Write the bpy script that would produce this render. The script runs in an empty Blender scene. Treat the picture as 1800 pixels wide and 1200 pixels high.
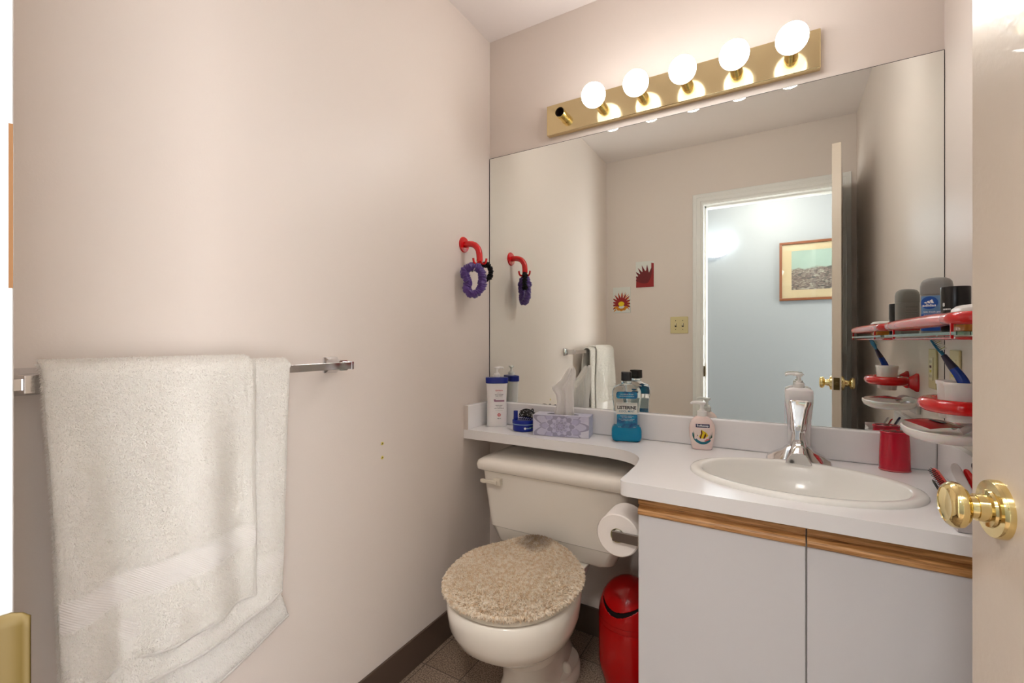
import bpy, math, random
from mathutils import Vector, Matrix, noise
random.seed(7)
C = bpy.context.scene
PI = math.pi
# ------------------------------------------------------------------ camera
H = 1.135
cam_d = bpy.data.cameras.new('camera'); cam = bpy.data.objects.new('camera', cam_d)
C.collection.objects.link(cam); C.camera = cam
YAW = math.atan(465/795.)
cam.location = (0, 0, H); cam.rotation_euler = (PI/2, 0, YAW)
cam_d.sensor_width = 36; cam_d.lens = 36*795/1800.; cam_d.shift_y = -2/1800.; cam_d.clip_start = .02
# ------------------------------------------------------------------ view + world
C.view_settings.view_transform = 'Standard'; C.view_settings.look = 'None'
C.view_settings.exposure = 1.15; C.view_settings.gamma = 1; C.view_settings.use_curve_mapping = False
w = bpy.data.worlds.new('world'); C.world = w; w.use_nodes = True
w.node_tree.nodes['Background'].inputs[0].default_value = (.97, .98, 1, 1)
w.node_tree.nodes['Background'].inputs[1].default_value = 6.0
BULB = 19.0
HALL = 66.0  # emission of the added fill lamp in the hall
SCONCE = 5.0
# ------------------------------------------------------------------ room dimensions
L, R, YB, YO, ZC = -1.086, .396, 1.664, .079, 2.44
YH = -1.0            # far wall of the hall
CT = .778            # counter top

# ------------------------------------------------------------------ materials
def lin(c):
    return tuple(((v/255.)/12.92 if v/255. <= .04045 else ((v/255.+.055)/1.055)**2.4) for v in c)
def P(name, col, rough=.5, metal=0, spec=.5, trans=0, alpha=1, ior=1.45, coat=0, emit=0, sss=0, sheen=0):
    m = bpy.data.materials.new(name); m.use_nodes = True
    b = m.node_tree.nodes['Principled BSDF']
    b.inputs['Base Color'].default_value = (*lin(col), 1)
    b.inputs['Roughness'].default_value = rough; b.inputs['Metallic'].default_value = metal
    b.inputs['Specular IOR Level'].default_value = spec
    b.inputs['Transmission Weight'].default_value = trans; b.inputs['IOR'].default_value = ior
    b.inputs['Coat Weight'].default_value = coat; b.inputs['Alpha'].default_value = alpha
    b.inputs['Sheen Weight'].default_value = sheen
    if sss:
        b.inputs['Subsurface Weight'].default_value = sss
        b.inputs['Subsurface Scale'].default_value = .01
    if emit:
        b.inputs['Emission Color'].default_value = (*lin(col), 1); b.inputs['Emission Strength'].default_value = emit
    return m
def nt(m): return m.node_tree, m.node_tree.nodes['Principled BSDF']
def bump(m, scale, strength, dist=.001, detail=4, stretch=None, kind='noise'):
    t, b = nt(m)
    tc = t.nodes.new('ShaderNodeTexCoord'); mp = t.nodes.new('ShaderNodeMapping')
    if stretch: mp.inputs['Scale'].default_value = stretch
    n = t.nodes.new('ShaderNodeTexNoise'); n.inputs['Scale'].default_value = scale; n.inputs['Detail'].default_value = detail
    bp = t.nodes.new('ShaderNodeBump'); bp.inputs['Strength'].default_value = strength; bp.inputs['Distance'].default_value = dist
    t.links.new(tc.outputs['Object'], mp.inputs[0]); t.links.new(mp.outputs[0], n.inputs['Vector'])
    t.links.new(n.outputs['Fac'], bp.inputs['Height']); t.links.new(bp.outputs[0], b.inputs['Normal'])
    return m
def mottle(m, c1, c2, scale, lo=.35, hi=.65, stretch=None, detail=4):
    t, b = nt(m)
    tc = t.nodes.new('ShaderNodeTexCoord'); mp = t.nodes.new('ShaderNodeMapping')
    if stretch: mp.inputs['Scale'].default_value = stretch
    n = t.nodes.new('ShaderNodeTexNoise'); n.inputs['Scale'].default_value = scale; n.inputs['Detail'].default_value = detail
    r = t.nodes.new('ShaderNodeValToRGB')
    r.color_ramp.elements[0].position = lo; r.color_ramp.elements[0].color = (*lin(c1), 1)
    r.color_ramp.elements[1].position = hi; r.color_ramp.elements[1].color = (*lin(c2), 1)
    t.links.new(tc.outputs['Object'], mp.inputs[0]); t.links.new(mp.outputs[0], n.inputs['Vector'])
    t.links.new(n.outputs['Fac'], r.inputs[0]); t.links.new(r.outputs[0], b.inputs['Base Color'])
    return m

M = {}
M['wall'] = bump(P('wall_paint', (227, 216, 207), .42, spec=.4), 260, .25, .0006)
M['ceil'] = bump(P('ceiling_paint', (238, 230, 226), .6), 200, .25, .0006)
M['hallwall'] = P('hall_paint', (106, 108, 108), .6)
M['trim'] = bump(P('trim_paint', (232, 232, 228), .35), 60, .15, .0008, stretch=(1, 1, .1))
M['doorp'] = bump(P('door_paint', (219, 204, 187), .3, coat=.2), 90, .35, .0012)
M['base'] = P('vinyl_base', (84, 68, 58), .42)
M['brass'] = P('polished_brass', (236, 216, 156), .09, 1)
M['brassp'] = P('brass_plate', (228, 210, 164), .13, 1)
M['darkbrass'] = P('shaded_brass', (92, 74, 30), .55, .2)  # brass with the shade on the strike plate put into its colour
M['chrome'] = P('chrome', (222, 221, 222), .07, 1)
M['steel'] = P('dull_steel', (150, 143, 138), .3, 1)
M['mirror'] = P('mirror_silver', (244, 248, 244), .0, 1)
M['dark'] = P('dark_edge', (48, 44, 42), .6)
M['black'] = P('black_plastic', (16, 15, 16), .25)
M['blackcloth'] = bump(P('black_elastic', (14, 13, 15), .9), 300, .6, .002)
M['counter'] = P('white_laminate', (244, 242, 242), .22)
M['counteredge'] = P('laminate_edge', (222, 212, 204), .35)
M['cab'] = P('white_melamine', (220, 218, 220), .35)
M['cabside'] = P('melamine_side', (206, 198, 190), .45)
M['sink'] = P('sink_china', (244, 242, 236), .12)
M['toilet'] = P('toilet_china', (240, 233, 222), .13, coat=.3)
M['seat'] = P('seat_plastic', (226, 217, 200), .3)
M['bulb'] = P('bulb_glow', (255, 252, 250), .3, emit=BULB)
# frosted globe: emission shaped, full on the dome and cut behind to spare the wall
t, b = nt(M['bulb']); tc = t.nodes.new('ShaderNodeTexCoord'); sx = t.nodes.new('ShaderNodeSeparateXYZ'); mr = t.nodes.new('ShaderNodeMapRange'); mr.interpolation_type = 'SMOOTHSTEP'
mr.inputs['From Min'].default_value = -.105; mr.inputs['From Max'].default_value = -.066; mr.inputs['To Min'].default_value = BULB; mr.inputs['To Max'].default_value = BULB*.05
t.links.new(tc.outputs['Object'], sx.inputs[0]); t.links.new(sx.outputs['Y'], mr.inputs['Value']); t.links.new(mr.outputs[0], b.inputs['Emission Strength'])
M['bulboff'] = P('socket_inside', (30, 18, 14), .3)
M['sconce'] = P('sconce_glow', (236, 244, 255), .4, emit=SCONCE)
M['red'] = P('red_plastic', (214, 16, 22), .12, coat=.5)
M['redpink'] = P('sheen_red', (222, 70, 66), .2, coat=.4)  # pinkish red: reflected light on the shelf rail put into the colour
M['redcup'] = P('crimson_plastic', (196, 8, 44), .2, coat=.3)
M['redbin'] = P('red_bin', (190, 8, 12), .2, coat=.3)
M['white'] = P('white_plastic', (240, 238, 234), .3)
M['cupwhite'] = P('cup_plastic', (240, 230, 226), .35, sss=.2)
M['ivory'] = P('ivory_plate', (214, 200, 152), .4)
M['ivory2'] = P('ivory_toggle', (232, 222, 190), .4)
M['navy'] = P('navy_cap', (16, 34, 130), .35)
M['bluetin'] = P('blue_tin', (14, 38, 140), .3)
M['pale'] = P('pale_print', (180, 215, 225), .5)
M['green'] = P('green_print', (130, 190, 90), .5)
M['ink'] = P('ink_black', (30, 28, 34), .5)
M['inkred'] = P('ink_red', (200, 60, 80), .5)
M['inkmauve'] = P('ink_mauve', (160, 120, 140), .5)
M['prwhite'] = P('print_white', (245, 245, 245), .5)
M['lotion'] = P('lotion_plastic', (240, 236, 236), .3, sss=.1)
M['pink'] = P('pink_soap', (246, 226, 220), .25, sss=.15)
M['navyprint'] = P('navy_print', (30, 28, 74), .5)
M['yellow'] = P('yellow_print', (236, 204, 30), .5)
M['maroon'] = P('maroon_print', (86, 26, 20), .5)
M['teal'] = P('teal_print', (30, 110, 130), .5)
M['leaf'] = P('leaf_print', (40, 84, 60), .5)
M['coral'] = P('coral_print', (216, 110, 110), .5)
M['clear'] = P('clear_plastic', (244, 250, 252), .04, trans=1, ior=1.2)
M['mouthwash'] = P('blue_liquid', (0, 165, 215), .08, trans=.15, ior=1.33)
M['lbblue'] = mottle(P('label_blue', (10, 100, 150), .35), (6, 70, 120), (30, 140, 180), 60)
M['lbwhite'] = P('label_white', (226, 228, 222), .4)
M['inkteal'] = P('ink_teal', (20, 110, 140), .5)
M['tissue'] = P('tissue_paper', (252, 250, 248), .8)
M['lavbox'] = mottle(P('box_card', (214, 212, 228), .45), (200, 198, 222), (222, 222, 234), 18)
M['boxside'] = mottle(P('box_side', (190, 196, 220), .45), (176, 186, 214), (206, 210, 230), 60)
M['pet'] = [P('petal_a', (186, 184, 212), .5), P('petal_b', (202, 201, 222), .5), P('petal_c', (170, 168, 196), .5), P('petal_d', (158, 156, 182), .5)]
M['purple'] = bump(P('purple_satin', (80, 50, 126), .4, sheen=.3), 40, .6, .004)
M['greydeo'] = P('grey_plastic', (138, 136, 132), .3)
M['greydark'] = P('grey_print', (80, 80, 80), .5)
M['adiblue'] = P('sky_label', (98, 140, 186), .35)
M['adideep'] = P('deep_blue', (14, 78, 168), .35)
M['glass'] = P('shelf_glass', (205, 235, 222), .02, trans=1, ior=1.45)
M['glassedge'] = P('shelf_glass_edge', (96, 132, 118), .15, trans=.3)
M['amber'] = P('amber_plastic', (206, 130, 40), .15, trans=.4)
M['brushblue'] = P('brush_blue', (24, 60, 150), .25)
M['brushteal'] = P('brush_teal', (30, 110, 150), .25)
M['brushpurple'] = P('brush_purple', (86, 66, 160), .25)
M['brushdark'] = P('brush_grip', (52, 44, 66), .4)
M['bristle'] = P('bristle_white', (236, 238, 230), .6)
M['bristley'] = P('bristle_lime', (200, 206, 90), .6)
M['packet'] = P('red_packet', (170, 24, 34), .25)
M['packetprint'] = P('packet_print', (206, 150, 160), .4)
M['soapdish'] = P('frosted_white', (238, 234, 230), .25, sss=.3)
M['combgrey'] = P('comb_grey', (196, 188, 186), .35)
M['combnavy'] = P('comb_navy', (30, 36, 66), .3)
M['paper'] = bump(P('toilet_paper', (240, 232, 226), .9), 500, .3, .001)
M['binslot'] = P('bin_inside', (24, 4, 4), .8)
M['mat'] = P('picture_mat', (176, 158, 124), .7)
M['woodframe'] = P('frame_wood', (84, 44, 16), .35)
M['anchor'] = P('yellow_anchor', (222, 206, 96), .4)
M['bolt'] = P('bolt_cap', (236, 230, 218), .3)
M['patch'] = P('wood_chip', (120, 82, 46), .7)
# oak strip
m = P('oak', (190, 140, 90), .35); t, b = nt(m)
tc = t.nodes.new('ShaderNodeTexCoord'); mp = t.nodes.new('ShaderNodeMapping'); mp.inputs['Scale'].default_value = (5, 60, 110)
n = t.nodes.new('ShaderNodeTexNoise'); n.inputs['Scale'].default_value = 2.2; n.inputs['Detail'].default_value = 6; n.inputs['Distortion'].default_value = .8
r = t.nodes.new('ShaderNodeValToRGB')
r.color_ramp.elements[0].position = .3; r.color_ramp.elements[0].color = (*lin((132, 86, 46)), 1)
r.color_ramp.elements[1].position = .68; r.color_ramp.elements[1].color = (*lin((216, 166, 112)), 1)
e = r.color_ramp.elements.new(.48); e.color = (*lin((190, 138, 84)), 1)
t.links.new(tc.outputs['Object'], mp.inputs[0]); t.links.new(mp.outputs[0], n.inputs['Vector']); t.links.new(n.outputs['Fac'], r.inputs[0]); t.links.new(r.outputs[0], b.inputs['Base Color'])
M['oak'] = m
# floor tiles
m = P('vinyl_tile', (150, 130, 112), .5); t, b = nt(m)
tc = t.nodes.new('ShaderNodeTexCoord'); br = t.nodes.new('ShaderNodeTexBrick')
br.offset = 0; br.inputs['Scale'].default_value = 1; br.inputs['Brick Width'].default_value = .152; br.inputs['Row Height'].default_value = .152
br.inputs['Mortar Size'].default_value = .0014; br.inputs['Mortar Smooth'].default_value = .3
br.inputs['Mortar'].default_value = (*lin((66, 52, 44)), 1)
n = t.nodes.new('ShaderNodeTexNoise'); n.inputs['Scale'].default_value = 220; n.inputs['Detail'].default_value = 3
r = t.nodes.new('ShaderNodeValToRGB')
r.color_ramp.elements[0].position = .38; r.color_ramp.elements[0].color = (*lin((104, 86, 74)), 1)
r.color_ramp.elements[1].position = .6; r.color_ramp.elements[1].color = (*lin((172, 152, 134)), 1)
mx = t.nodes.new('ShaderNodeMix'); mx.data_type = 'RGBA'; mx.blend_type = 'MULTIPLY'; mx.inputs['Factor'].default_value = .5
mx.inputs['B'].default_value = (*lin((188, 170, 152)), 1)
t.links.new(tc.outputs['Object'], br.inputs['Vector']); t.links.new(tc.outputs['Object'], n.inputs['Vector']); t.links.new(n.outputs['Fac'], r.inputs[0])
t.links.new(r.outputs[0], mx.inputs['A'])
t.links.new(mx.outputs['Result'], br.inputs['Color1']); t.links.new(r.outputs[0], br.inputs['Color2'])
t.links.new(br.outputs['Color'], b.inputs['Base Color'])
M['tile'] = m
M['hallfloor'] = P('hall_carpet', (130, 118, 104), .9)
# towel
M['terry'] = bump(P('terry_cloth', (240, 237, 231), .95, sheen=.2), 420, .7, .003)
def fluffy(m, k=.5):
    t, b = nt(m); tl = t.nodes.new('ShaderNodeBsdfTranslucent'); mxs = t.nodes.new('ShaderNodeMixShader'); mxs.inputs[0].default_value = k
    o = t.nodes['Material Output']
    if b.inputs['Base Color'].links: t.links.new(b.inputs['Base Color'].links[0].from_socket, tl.inputs[0])
    else: tl.inputs[0].default_value = b.inputs['Base Color'].default_value
    t.links.new(b.outputs[0], mxs.inputs[1]); t.links.new(tl.outputs[0], mxs.inputs[2]); t.links.new(mxs.outputs[0], o.inputs[0]); return m
M['terryhair'] = fluffy(P('terry_loops', (244, 241, 236), .95))
m = P('woven_band', (238, 234, 229), .8); t, b = nt(m)
tc = t.nodes.new('ShaderNodeTexCoord'); wv = t.nodes.new('ShaderNodeTexWave'); mp = t.nodes.new('ShaderNodeMapping'); mp.inputs['Rotation'].default_value = (.7, 0, 0)
wv.bands_direction = 'Z'; wv.inputs['Scale'].default_value = 95; wv.inputs['Distortion'].default_value = .6
bp = t.nodes.new('ShaderNodeBump'); bp.inputs['Strength'].default_value = .6; bp.inputs['Distance'].default_value = .0015
t.links.new(tc.outputs['Object'], mp.inputs[0]); t.links.new(mp.outputs[0], wv.inputs['Vector']); t.links.new(wv.outputs['Fac'], bp.inputs['Height']); t.links.new(bp.outputs[0], b.inputs['Normal'])
M['band'] = m
# shaggy cover (with brownish stain at the hinge side)
m = P('shag_pile', (240, 225, 200), .95); t, b = nt(m)
tc = t.nodes.new('ShaderNodeTexCoord'); n = t.nodes.new('ShaderNodeTexNoise'); n.inputs['Scale'].default_value = 90
r = t.nodes.new('ShaderNodeValToRGB')
r.color_ramp.elements[0].position = .35; r.color_ramp.elements[0].color = (*lin((232, 210, 180)), 1)
r.color_ramp.elements[1].position = .6; r.color_ramp.elements[1].color = (*lin((250, 240, 224)), 1)
sp = t.nodes.new('ShaderNodeVectorMath'); sp.operation = 'DISTANCE'; sp.inputs[1].default_value = (-.01, .172, .03)
n2 = t.nodes.new('ShaderNodeTexNoise'); n2.inputs['Scale'].default_value = 26
ad = t.nodes.new('ShaderNodeMath'); ad.operation = 'MULTIPLY_ADD'; ad.inputs[1].default_value = .06
mr = t.nodes.new('ShaderNodeMapRange'); mr.inputs['From Min'].default_value = .055; mr.inputs['From Max'].default_value = .11; mr.inputs['To Min'].default_value = .75; mr.inputs['To Max'].default_value = 0
mx = t.nodes.new('ShaderNodeMix'); mx.data_type = 'RGBA'; mx.inputs['B'].default_value = (*lin((122, 92, 62)), 1)
t.links.new(tc.outputs['Object'], n.inputs['Vector']); t.links.new(n.outputs['Fac'], r.inputs[0]); t.links.new(tc.outputs['Object'], sp.inputs[0])
t.links.new(tc.outputs['Object'], n2.inputs['Vector']); t.links.new(n2.outputs['Fac'], ad.inputs[0]); t.links.new(sp.outputs['Value'], ad.inputs[2])
t.links.new(ad.outputs[0], mr.inputs['Value']); t.links.new(mr.outputs[0], mx.inputs['Factor']); t.links.new(r.outputs[0], mx.inputs['A']); t.links.new(mx.outputs['Result'], b.inputs['Base Color'])
M['shag'] = fluffy(m, .4)
fluffy(M['tissue'], .45)
# landscape print behind glass
m = P('landscape_print', (150, 160, 150), .35); t, b = nt(m)
tc = t.nodes.new('ShaderNodeTexCoord'); sx = t.nodes.new('ShaderNodeSeparateXYZ')
n = t.nodes.new('ShaderNodeTexNoise'); n.inputs['Scale'].default_value = 28; n.inputs['Detail'].default_value = 8; n.inputs['Distortion'].default_value = 1.2
mp = t.nodes.new('ShaderNodeMapping'); mp.inputs['Scale'].default_value = (1, 1, 2.6)
r = t.nodes.new('ShaderNodeValToRGB'); r.color_ramp.elements[0].position = .3; r.color_ramp.elements[0].color = (*lin((40, 50, 46)), 1)
r.color_ramp.elements[1].position = .7; r.color_ramp.elements[1].color = (*lin((150, 148, 134)), 1)
e = r.color_ramp.elements.new(.5); e.color = (*lin((100, 84, 76)), 1)
ad = t.nodes.new('ShaderNodeMath'); ad.operation = 'MULTIPLY_ADD'; ad.inputs[1].default_value = .08
mr = t.nodes.new('ShaderNodeMapRange'); mr.inputs['From Min'].default_value = .05; mr.inputs['From Max'].default_value = .062
sk = t.nodes.new('ShaderNodeMix'); sk.data_type = 'RGBA'; sk.inputs['B'].default_value = (*lin((140, 158, 146)), 1)
t.links.new(tc.outputs['Object'], sx.inputs[0]); t.links.new(tc.outputs['Object'], mp.inputs[0]); t.links.new(mp.outputs[0], n.inputs['Vector']); t.links.new(n.outputs['Fac'], r.inputs[0])
n3 = t.nodes.new('ShaderNodeTexNoise'); n3.inputs['Scale'].default_value = 9
t.links.new(tc.outputs['Object'], n3.inputs['Vector']); t.links.new(n3.outputs['Fac'], ad.inputs[0]); t.links.new(sx.outputs['Z'], ad.inputs[2])
t.links.new(ad.outputs[0], mr.inputs['Value']); t.links.new(mr.outputs[0], sk.inputs['Factor']); t.links.new(r.outputs[0], sk.inputs['A']); t.links.new(sk.outputs['Result'], b.inputs['Base Color'])
M['landscape'] = m

# ------------------------------------------------------------------ geometry helpers (verts, faces)
def xf(vf, mat): return [tuple(mat @ Vector(v)) for v in vf[0]], vf[1]
def T(x, y, z): return Matrix.Translation((x, y, z))
def RX(a): return Matrix.Rotation(a, 4, 'X')
def RY(a): return Matrix.Rotation(a, 4, 'Y')
def RZ(a): return Matrix.Rotation(a, 4, 'Z')
def join(*a):
    V, F = [], []
    for v, f in a:
        o = len(V); V += list(v); F += [tuple(i+o for i in q) for q in f]
    return V, F
def box(x0, x1, y0, y1, z0, z1):
    V = [(x, y, z) for z in (z0, z1) for y in (y0, y1) for x in (x0, x1)]
    return V, [(0, 2, 3, 1), (4, 5, 7, 6), (0, 1, 5, 4), (2, 6, 7, 3), (0, 4, 6, 2), (1, 3, 7, 5)]
def loft(rings, cap0=True, cap1=True, closed=True):
    n = len(rings[0]); V = [p for r in rings for p in r]; F = []
    for i in range(len(rings)-1):
        for j in range(n if closed else n-1):
            k = (j+1) % n
            F.append((i*n+j, i*n+k, (i+1)*n+k, (i+1)*n+j))
    if cap0: F.append(tuple(range(n-1, -1, -1)))
    if cap1: F.append(tuple((len(rings)-1)*n+j for j in range(n)))
    return V, F
def sup(w, d, e, z, n=40, cx=0, cy=0):
    out = []
    for i in range(n):
        a = 2*PI*i/n; c, s = math.cos(a), math.sin(a)
        out.append((cx+w/2*math.copysign(abs(c)**(2/e), c), cy+d/2*math.copysign(abs(s)**(2/e), s), z))
    return out
def lathe(prof, n=40, cap0=True, cap1=True):
    return loft([[(r*math.cos(2*PI*i/n), r*math.sin(2*PI*i/n), z) for i in range(n)] for r, z in prof], cap0, cap1)
def tube(path, rad, n=16, cap=True):
    P3 = [Vector(p) for p in path]; rings = []; up = None
    for i, p in enumerate(P3):
        tg = (P3[min(i+1, len(P3)-1)]-P3[max(i-1, 0)]).normalized()
        if up is None:
            up = Vector((0, 0, 1)) if abs(tg.z) < .9 else Vector((1, 0, 0))
        up = (up-tg*up.dot(tg)).normalized(); sd = tg.cross(up)
        r = rad(i/(len(P3)-1)) if callable(rad) else rad
        rings.append([tuple(p+(up*math.sin(2*PI*j/n)+sd*math.cos(2*PI*j/n))*r) for j in range(n)])
    v, f = loft(rings, cap, cap)
    return v, [tuple(reversed(q)) for q in f]
def closed_tube(path, rad, n=12):
    P3 = [Vector(p) for p in path]; N = len(P3); V, F = [], []; up = Vector((0, 0, 1))
    cen = sum(P3, Vector())/N
    for i, p in enumerate(P3):
        tg = (P3[(i+1) % N]-P3[i-1]).normalized()
        up = (p-cen); up = (up-tg*up.dot(tg)).normalized(); sd = tg.cross(up)
        r = rad(i/N) if callable(rad) else rad
        for j in range(n): V.append(tuple(p+(up*math.sin(2*PI*j/n)+sd*math.cos(2*PI*j/n))*r))
    for i in range(N):
        for j in range(n):
            a, b2 = i*n+j, i*n+(j+1) % n; c, d = ((i+1) % N)*n+(j+1) % n, ((i+1) % N)*n+j
            F.append((a, d, c, b2))
    return V, F
def bez(pts, n=24):   # Catmull-Rom through points
    P3 = [Vector(p) for p in pts]; P3 = [P3[0]*2-P3[1]]+P3+[P3[-1]*2-P3[-2]]; out = []
    seg = len(P3)-3; per = max(2, n//seg)
    for i in range(seg):
        a, b2, c, d = P3[i:i+4]
        for k in range(per):
            t = k/per
            out.append(tuple(.5*((2*b2)+(c-a)*t+(2*a-5*b2+4*c-d)*t*t+(3*b2-a-3*c+d)*t**3)))
    out.append(tuple(P3[-2])); return out
def sphere(r, n=32, m=20, sx=1, sy=1, sz=1):
    return loft([[(sx*r*math.sin(PI*i/m)*math.cos(2*PI*j/n), sy*r*math.sin(PI*i/m)*math.sin(2*PI*j/n), -sz*r*math.cos(PI*i/m)) for j in range(n)] for i in range(1, m)])
def prism(poly, y0, y1):     # poly in xz, extruded along y
    n = len(poly)
    V = [(x, y0, z) for x, z in poly]+[(x, y1, z) for x, z in poly]
    return V, [tuple(range(n)), tuple(range(2*n-1, n-1, -1))]+[(j, n+j, n+(j+1) % n, (j+1) % n) for j in range(n)]
def extrz(poly, z0, z1):
    n = len(poly)
    V = [(x, y, z0) for x, y in poly]+[(x, y, z1) for x, y in poly]
    return V, [tuple(range(n-1, -1, -1)), tuple(range(n, 2*n))]+[(j, (j+1) % n, n+(j+1) % n, n+j) for j in range(n)]
def obj(name, vf, mat, parent=None, sm=40, bev=0, bs=3, mats=None):
    me = bpy.data.meshes.new(name); me.from_pydata([tuple(v) for v in vf[0]], [], vf[1]); me.validate()
    import bmesh
    bm = bmesh.new(); bm.from_mesh(me); bmesh.ops.recalc_face_normals(bm, faces=bm.faces); bm.to_mesh(me); bm.free()
    if sm: me.shade_smooth(); me.set_sharp_from_angle(angle=math.radians(sm))
    for x in (mats or [mat]): me.materials.append(x)
    o = bpy.data.objects.new(name, me); C.collection.objects.link(o); o.parent = parent
    if bev:
        bv = o.modifiers.new('bevel', 'BEVEL'); bv.width = bev; bv.segments = bs; bv.limit_method = 'ANGLE'; bv.angle_limit = math.radians(35)
        bv.harden_normals = True
    return o
def tag(o, label, cat, group=None):
    o['label'] = label; o['category'] = cat
    if group: o['group'] = group
    return o
def thing(name, label, cat, loc=(0, 0, 0), rz=0, group=None):
    o = bpy.data.objects.new(name, None); C.collection.objects.link(o); o.location = loc; o.rotation_euler = (0, 0, rz)
    o.empty_display_size = .02
    return tag(o, label, cat, group)
def struct(name, vf, mat, sm=40, bev=0, parent=None):
    o = obj(name, vf, mat, parent, sm, bev)
    if parent is None: o['kind'] = 'structure'
    return o
def facing(x, y): return math.atan2(-x, y)
def text_vf(s, wid, hei, fn, bold=0):
    """lettering scaled to wid x hei, centred, mapped through fn(u, v) -> xyz"""
    cu = bpy.data.curves.new('t', 'FONT'); cu.body = s; cu.offset = bold; cu.resolution_u = 3
    o = bpy.data.objects.new('t', cu); C.collection.objects.link(o)
    bpy.context.view_layer.update()
    me = o.evaluated_get(bpy.context.evaluated_depsgraph_get()).to_mesh()
    V = [v.co.copy() for v in me.vertices]; F = [tuple(p.vertices) for p in me.polygons]
    bpy.data.objects.remove(o); bpy.data.curves.remove(cu)
    x0, x1 = min(v.x for v in V), max(v.x for v in V); y0, y1 = min(v.y for v in V), max(v.y for v in V)
    return [fn((v.x-(x0+x1)/2)/(x1-x0)*wid, (v.y-(y0+y1)/2)/(y1-y0)*hei) for v in V], F
def patch(u0, u1, v0, v1, fn, nu=14, nv=6):
    V = [fn(u0+(u1-u0)*i/nu, v0+(v1-v0)*j/nv) for j in range(nv+1) for i in range(nu+1)]
    return V, [(j*(nu+1)+i, j*(nu+1)+i+1, (j+1)*(nu+1)+i+1, (j+1)*(nu+1)+i) for j in range(nv) for i in range(nu)]
def disc(cu_, cv_, ru, rv, fn, n=28, rings=5, a0=0, a1=2*PI):
    V = [fn(cu_, cv_)]; F = []
    for k in range(1, rings+1):
        for i in range(n):
            a = a0+(a1-a0)*i/(n if a1-a0 >= 2*PI-.01 else n-1); V.append(fn(cu_+ru*k/rings*math.cos(a), cv_+rv*k/rings*math.sin(a)))
    full = a1-a0 >= 2*PI-.01
    for i in range(n if full else n-1):
        j = (i+1) % n; F.append((0, 1+i, 1+j))
        for k in range(rings-1): F.append((1+k*n+i, 1+(k+1)*n+i, 1+(k+1)*n+j, 1+k*n+j))
    return V, F
def poly(pts, fn): return [fn(*p) for p in pts], [tuple(range(len(pts)))]
def decal(name, vf, mat, parent): return obj(name, vf, mat, parent, sm=0)

class Body:
    """bottle body from (z, width, depth, exponent) stations; front(u, z) gives the surface point"""
    def __init__(s, st, n=48, steps=5):
        s.st = st; R_ = []
        for i in range(len(st)-1):
            for k in range(steps if i < len(st)-1 else 1):
                R_.append(s.at(st[i][0]+(st[i+1][0]-st[i][0])*k/steps, i))
        R_.append(s.at(st[-1][0], len(st)-2))
        s.vf = loft([sup(w_, d_, e_, z_, n) for z_, w_, d_, e_ in R_])
    def at(s, z, i=None):
        if i is None:
            i = 0
            while i < len(s.st)-2 and z > s.st[i+1][0]: i += 1
        a, b_ = s.st[i], s.st[i+1]; t_ = (z-a[0])/max(1e-9, b_[0]-a[0]); t_ = min(1, max(0, t_))
        return (z, *(a[k]+(b_[k]-a[k])*t_ for k in (1, 2, 3)))
    def front(s, u, z, eps=.0006):
        _, w_, d_, e_ = s.at(z); q = min(.999, abs(2*u/w_))
        return (u, -d_/2*(1-q**e_)**(1/e_)-eps, z)

def tufts(pts, ln, rad, spread=.5, droop=0, seed=1, lf=None):
    rnd = random.Random(seed); V, F = [], []
    for p, nrm in pts:
        nrm = Vector(nrm); d = (nrm+Vector((rnd.uniform(-1, 1), rnd.uniform(-1, 1), rnd.uniform(-1, 1)))*spread).normalized()
        l = ln*rnd.uniform(.6, 1.15)*(lf(p) if lf else 1); r_ = rad*rnd.uniform(.8, 1.2)
        a = d.orthogonal().normalized(); b_ = d.cross(a); o = len(V); p = Vector(p)-d*ln*.1
        for q, (f, k) in enumerate(((0, 1), (.6, .95))):
            c = p+d*l*f+Vector((0, 0, -droop*l*f*f))
            for j in range(3):
                an = 2*PI*j/3+q*.4; V.append(tuple(c+(a*math.cos(an)+b_*math.sin(an))*r_*k))
        V.append(tuple(p+d*l+Vector((0, 0, -droop*l))))
        for j in range(3):
            k = (j+1) % 3; F.append((o+j, o+k, o+3+k, o+3+j)); F.append((o+3+j, o+3+k, o+6))
    return V, F
def hairs(pts, ln, wd, spread=.6, droop=.3, seed=1):
    rnd = random.Random(seed); V, F = [], []
    for p, nrm in pts:
        d = (Vector(nrm)+Vector((rnd.uniform(-1, 1), rnd.uniform(-1, 1), rnd.uniform(-1, 1)))*spread).normalized()
        l = ln*rnd.uniform(.5, 1.2); s_ = d.cross(Vector((rnd.uniform(-1, 1), rnd.uniform(-1, 1), rnd.uniform(-1, 1)))).normalized()*wd
        p = Vector(p); o = len(V); mdl = p+d*l*.6; tip = p+d*l+Vector((0, 0, -droop*l))
        V += [tuple(p-s_), tuple(p+s_), tuple(mdl+s_*.8), tuple(mdl-s_*.8), tuple(tip)]
        F += [(o, o+1, o+2, o+3), (o+3, o+2, o+4)]
    return V, F

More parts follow.
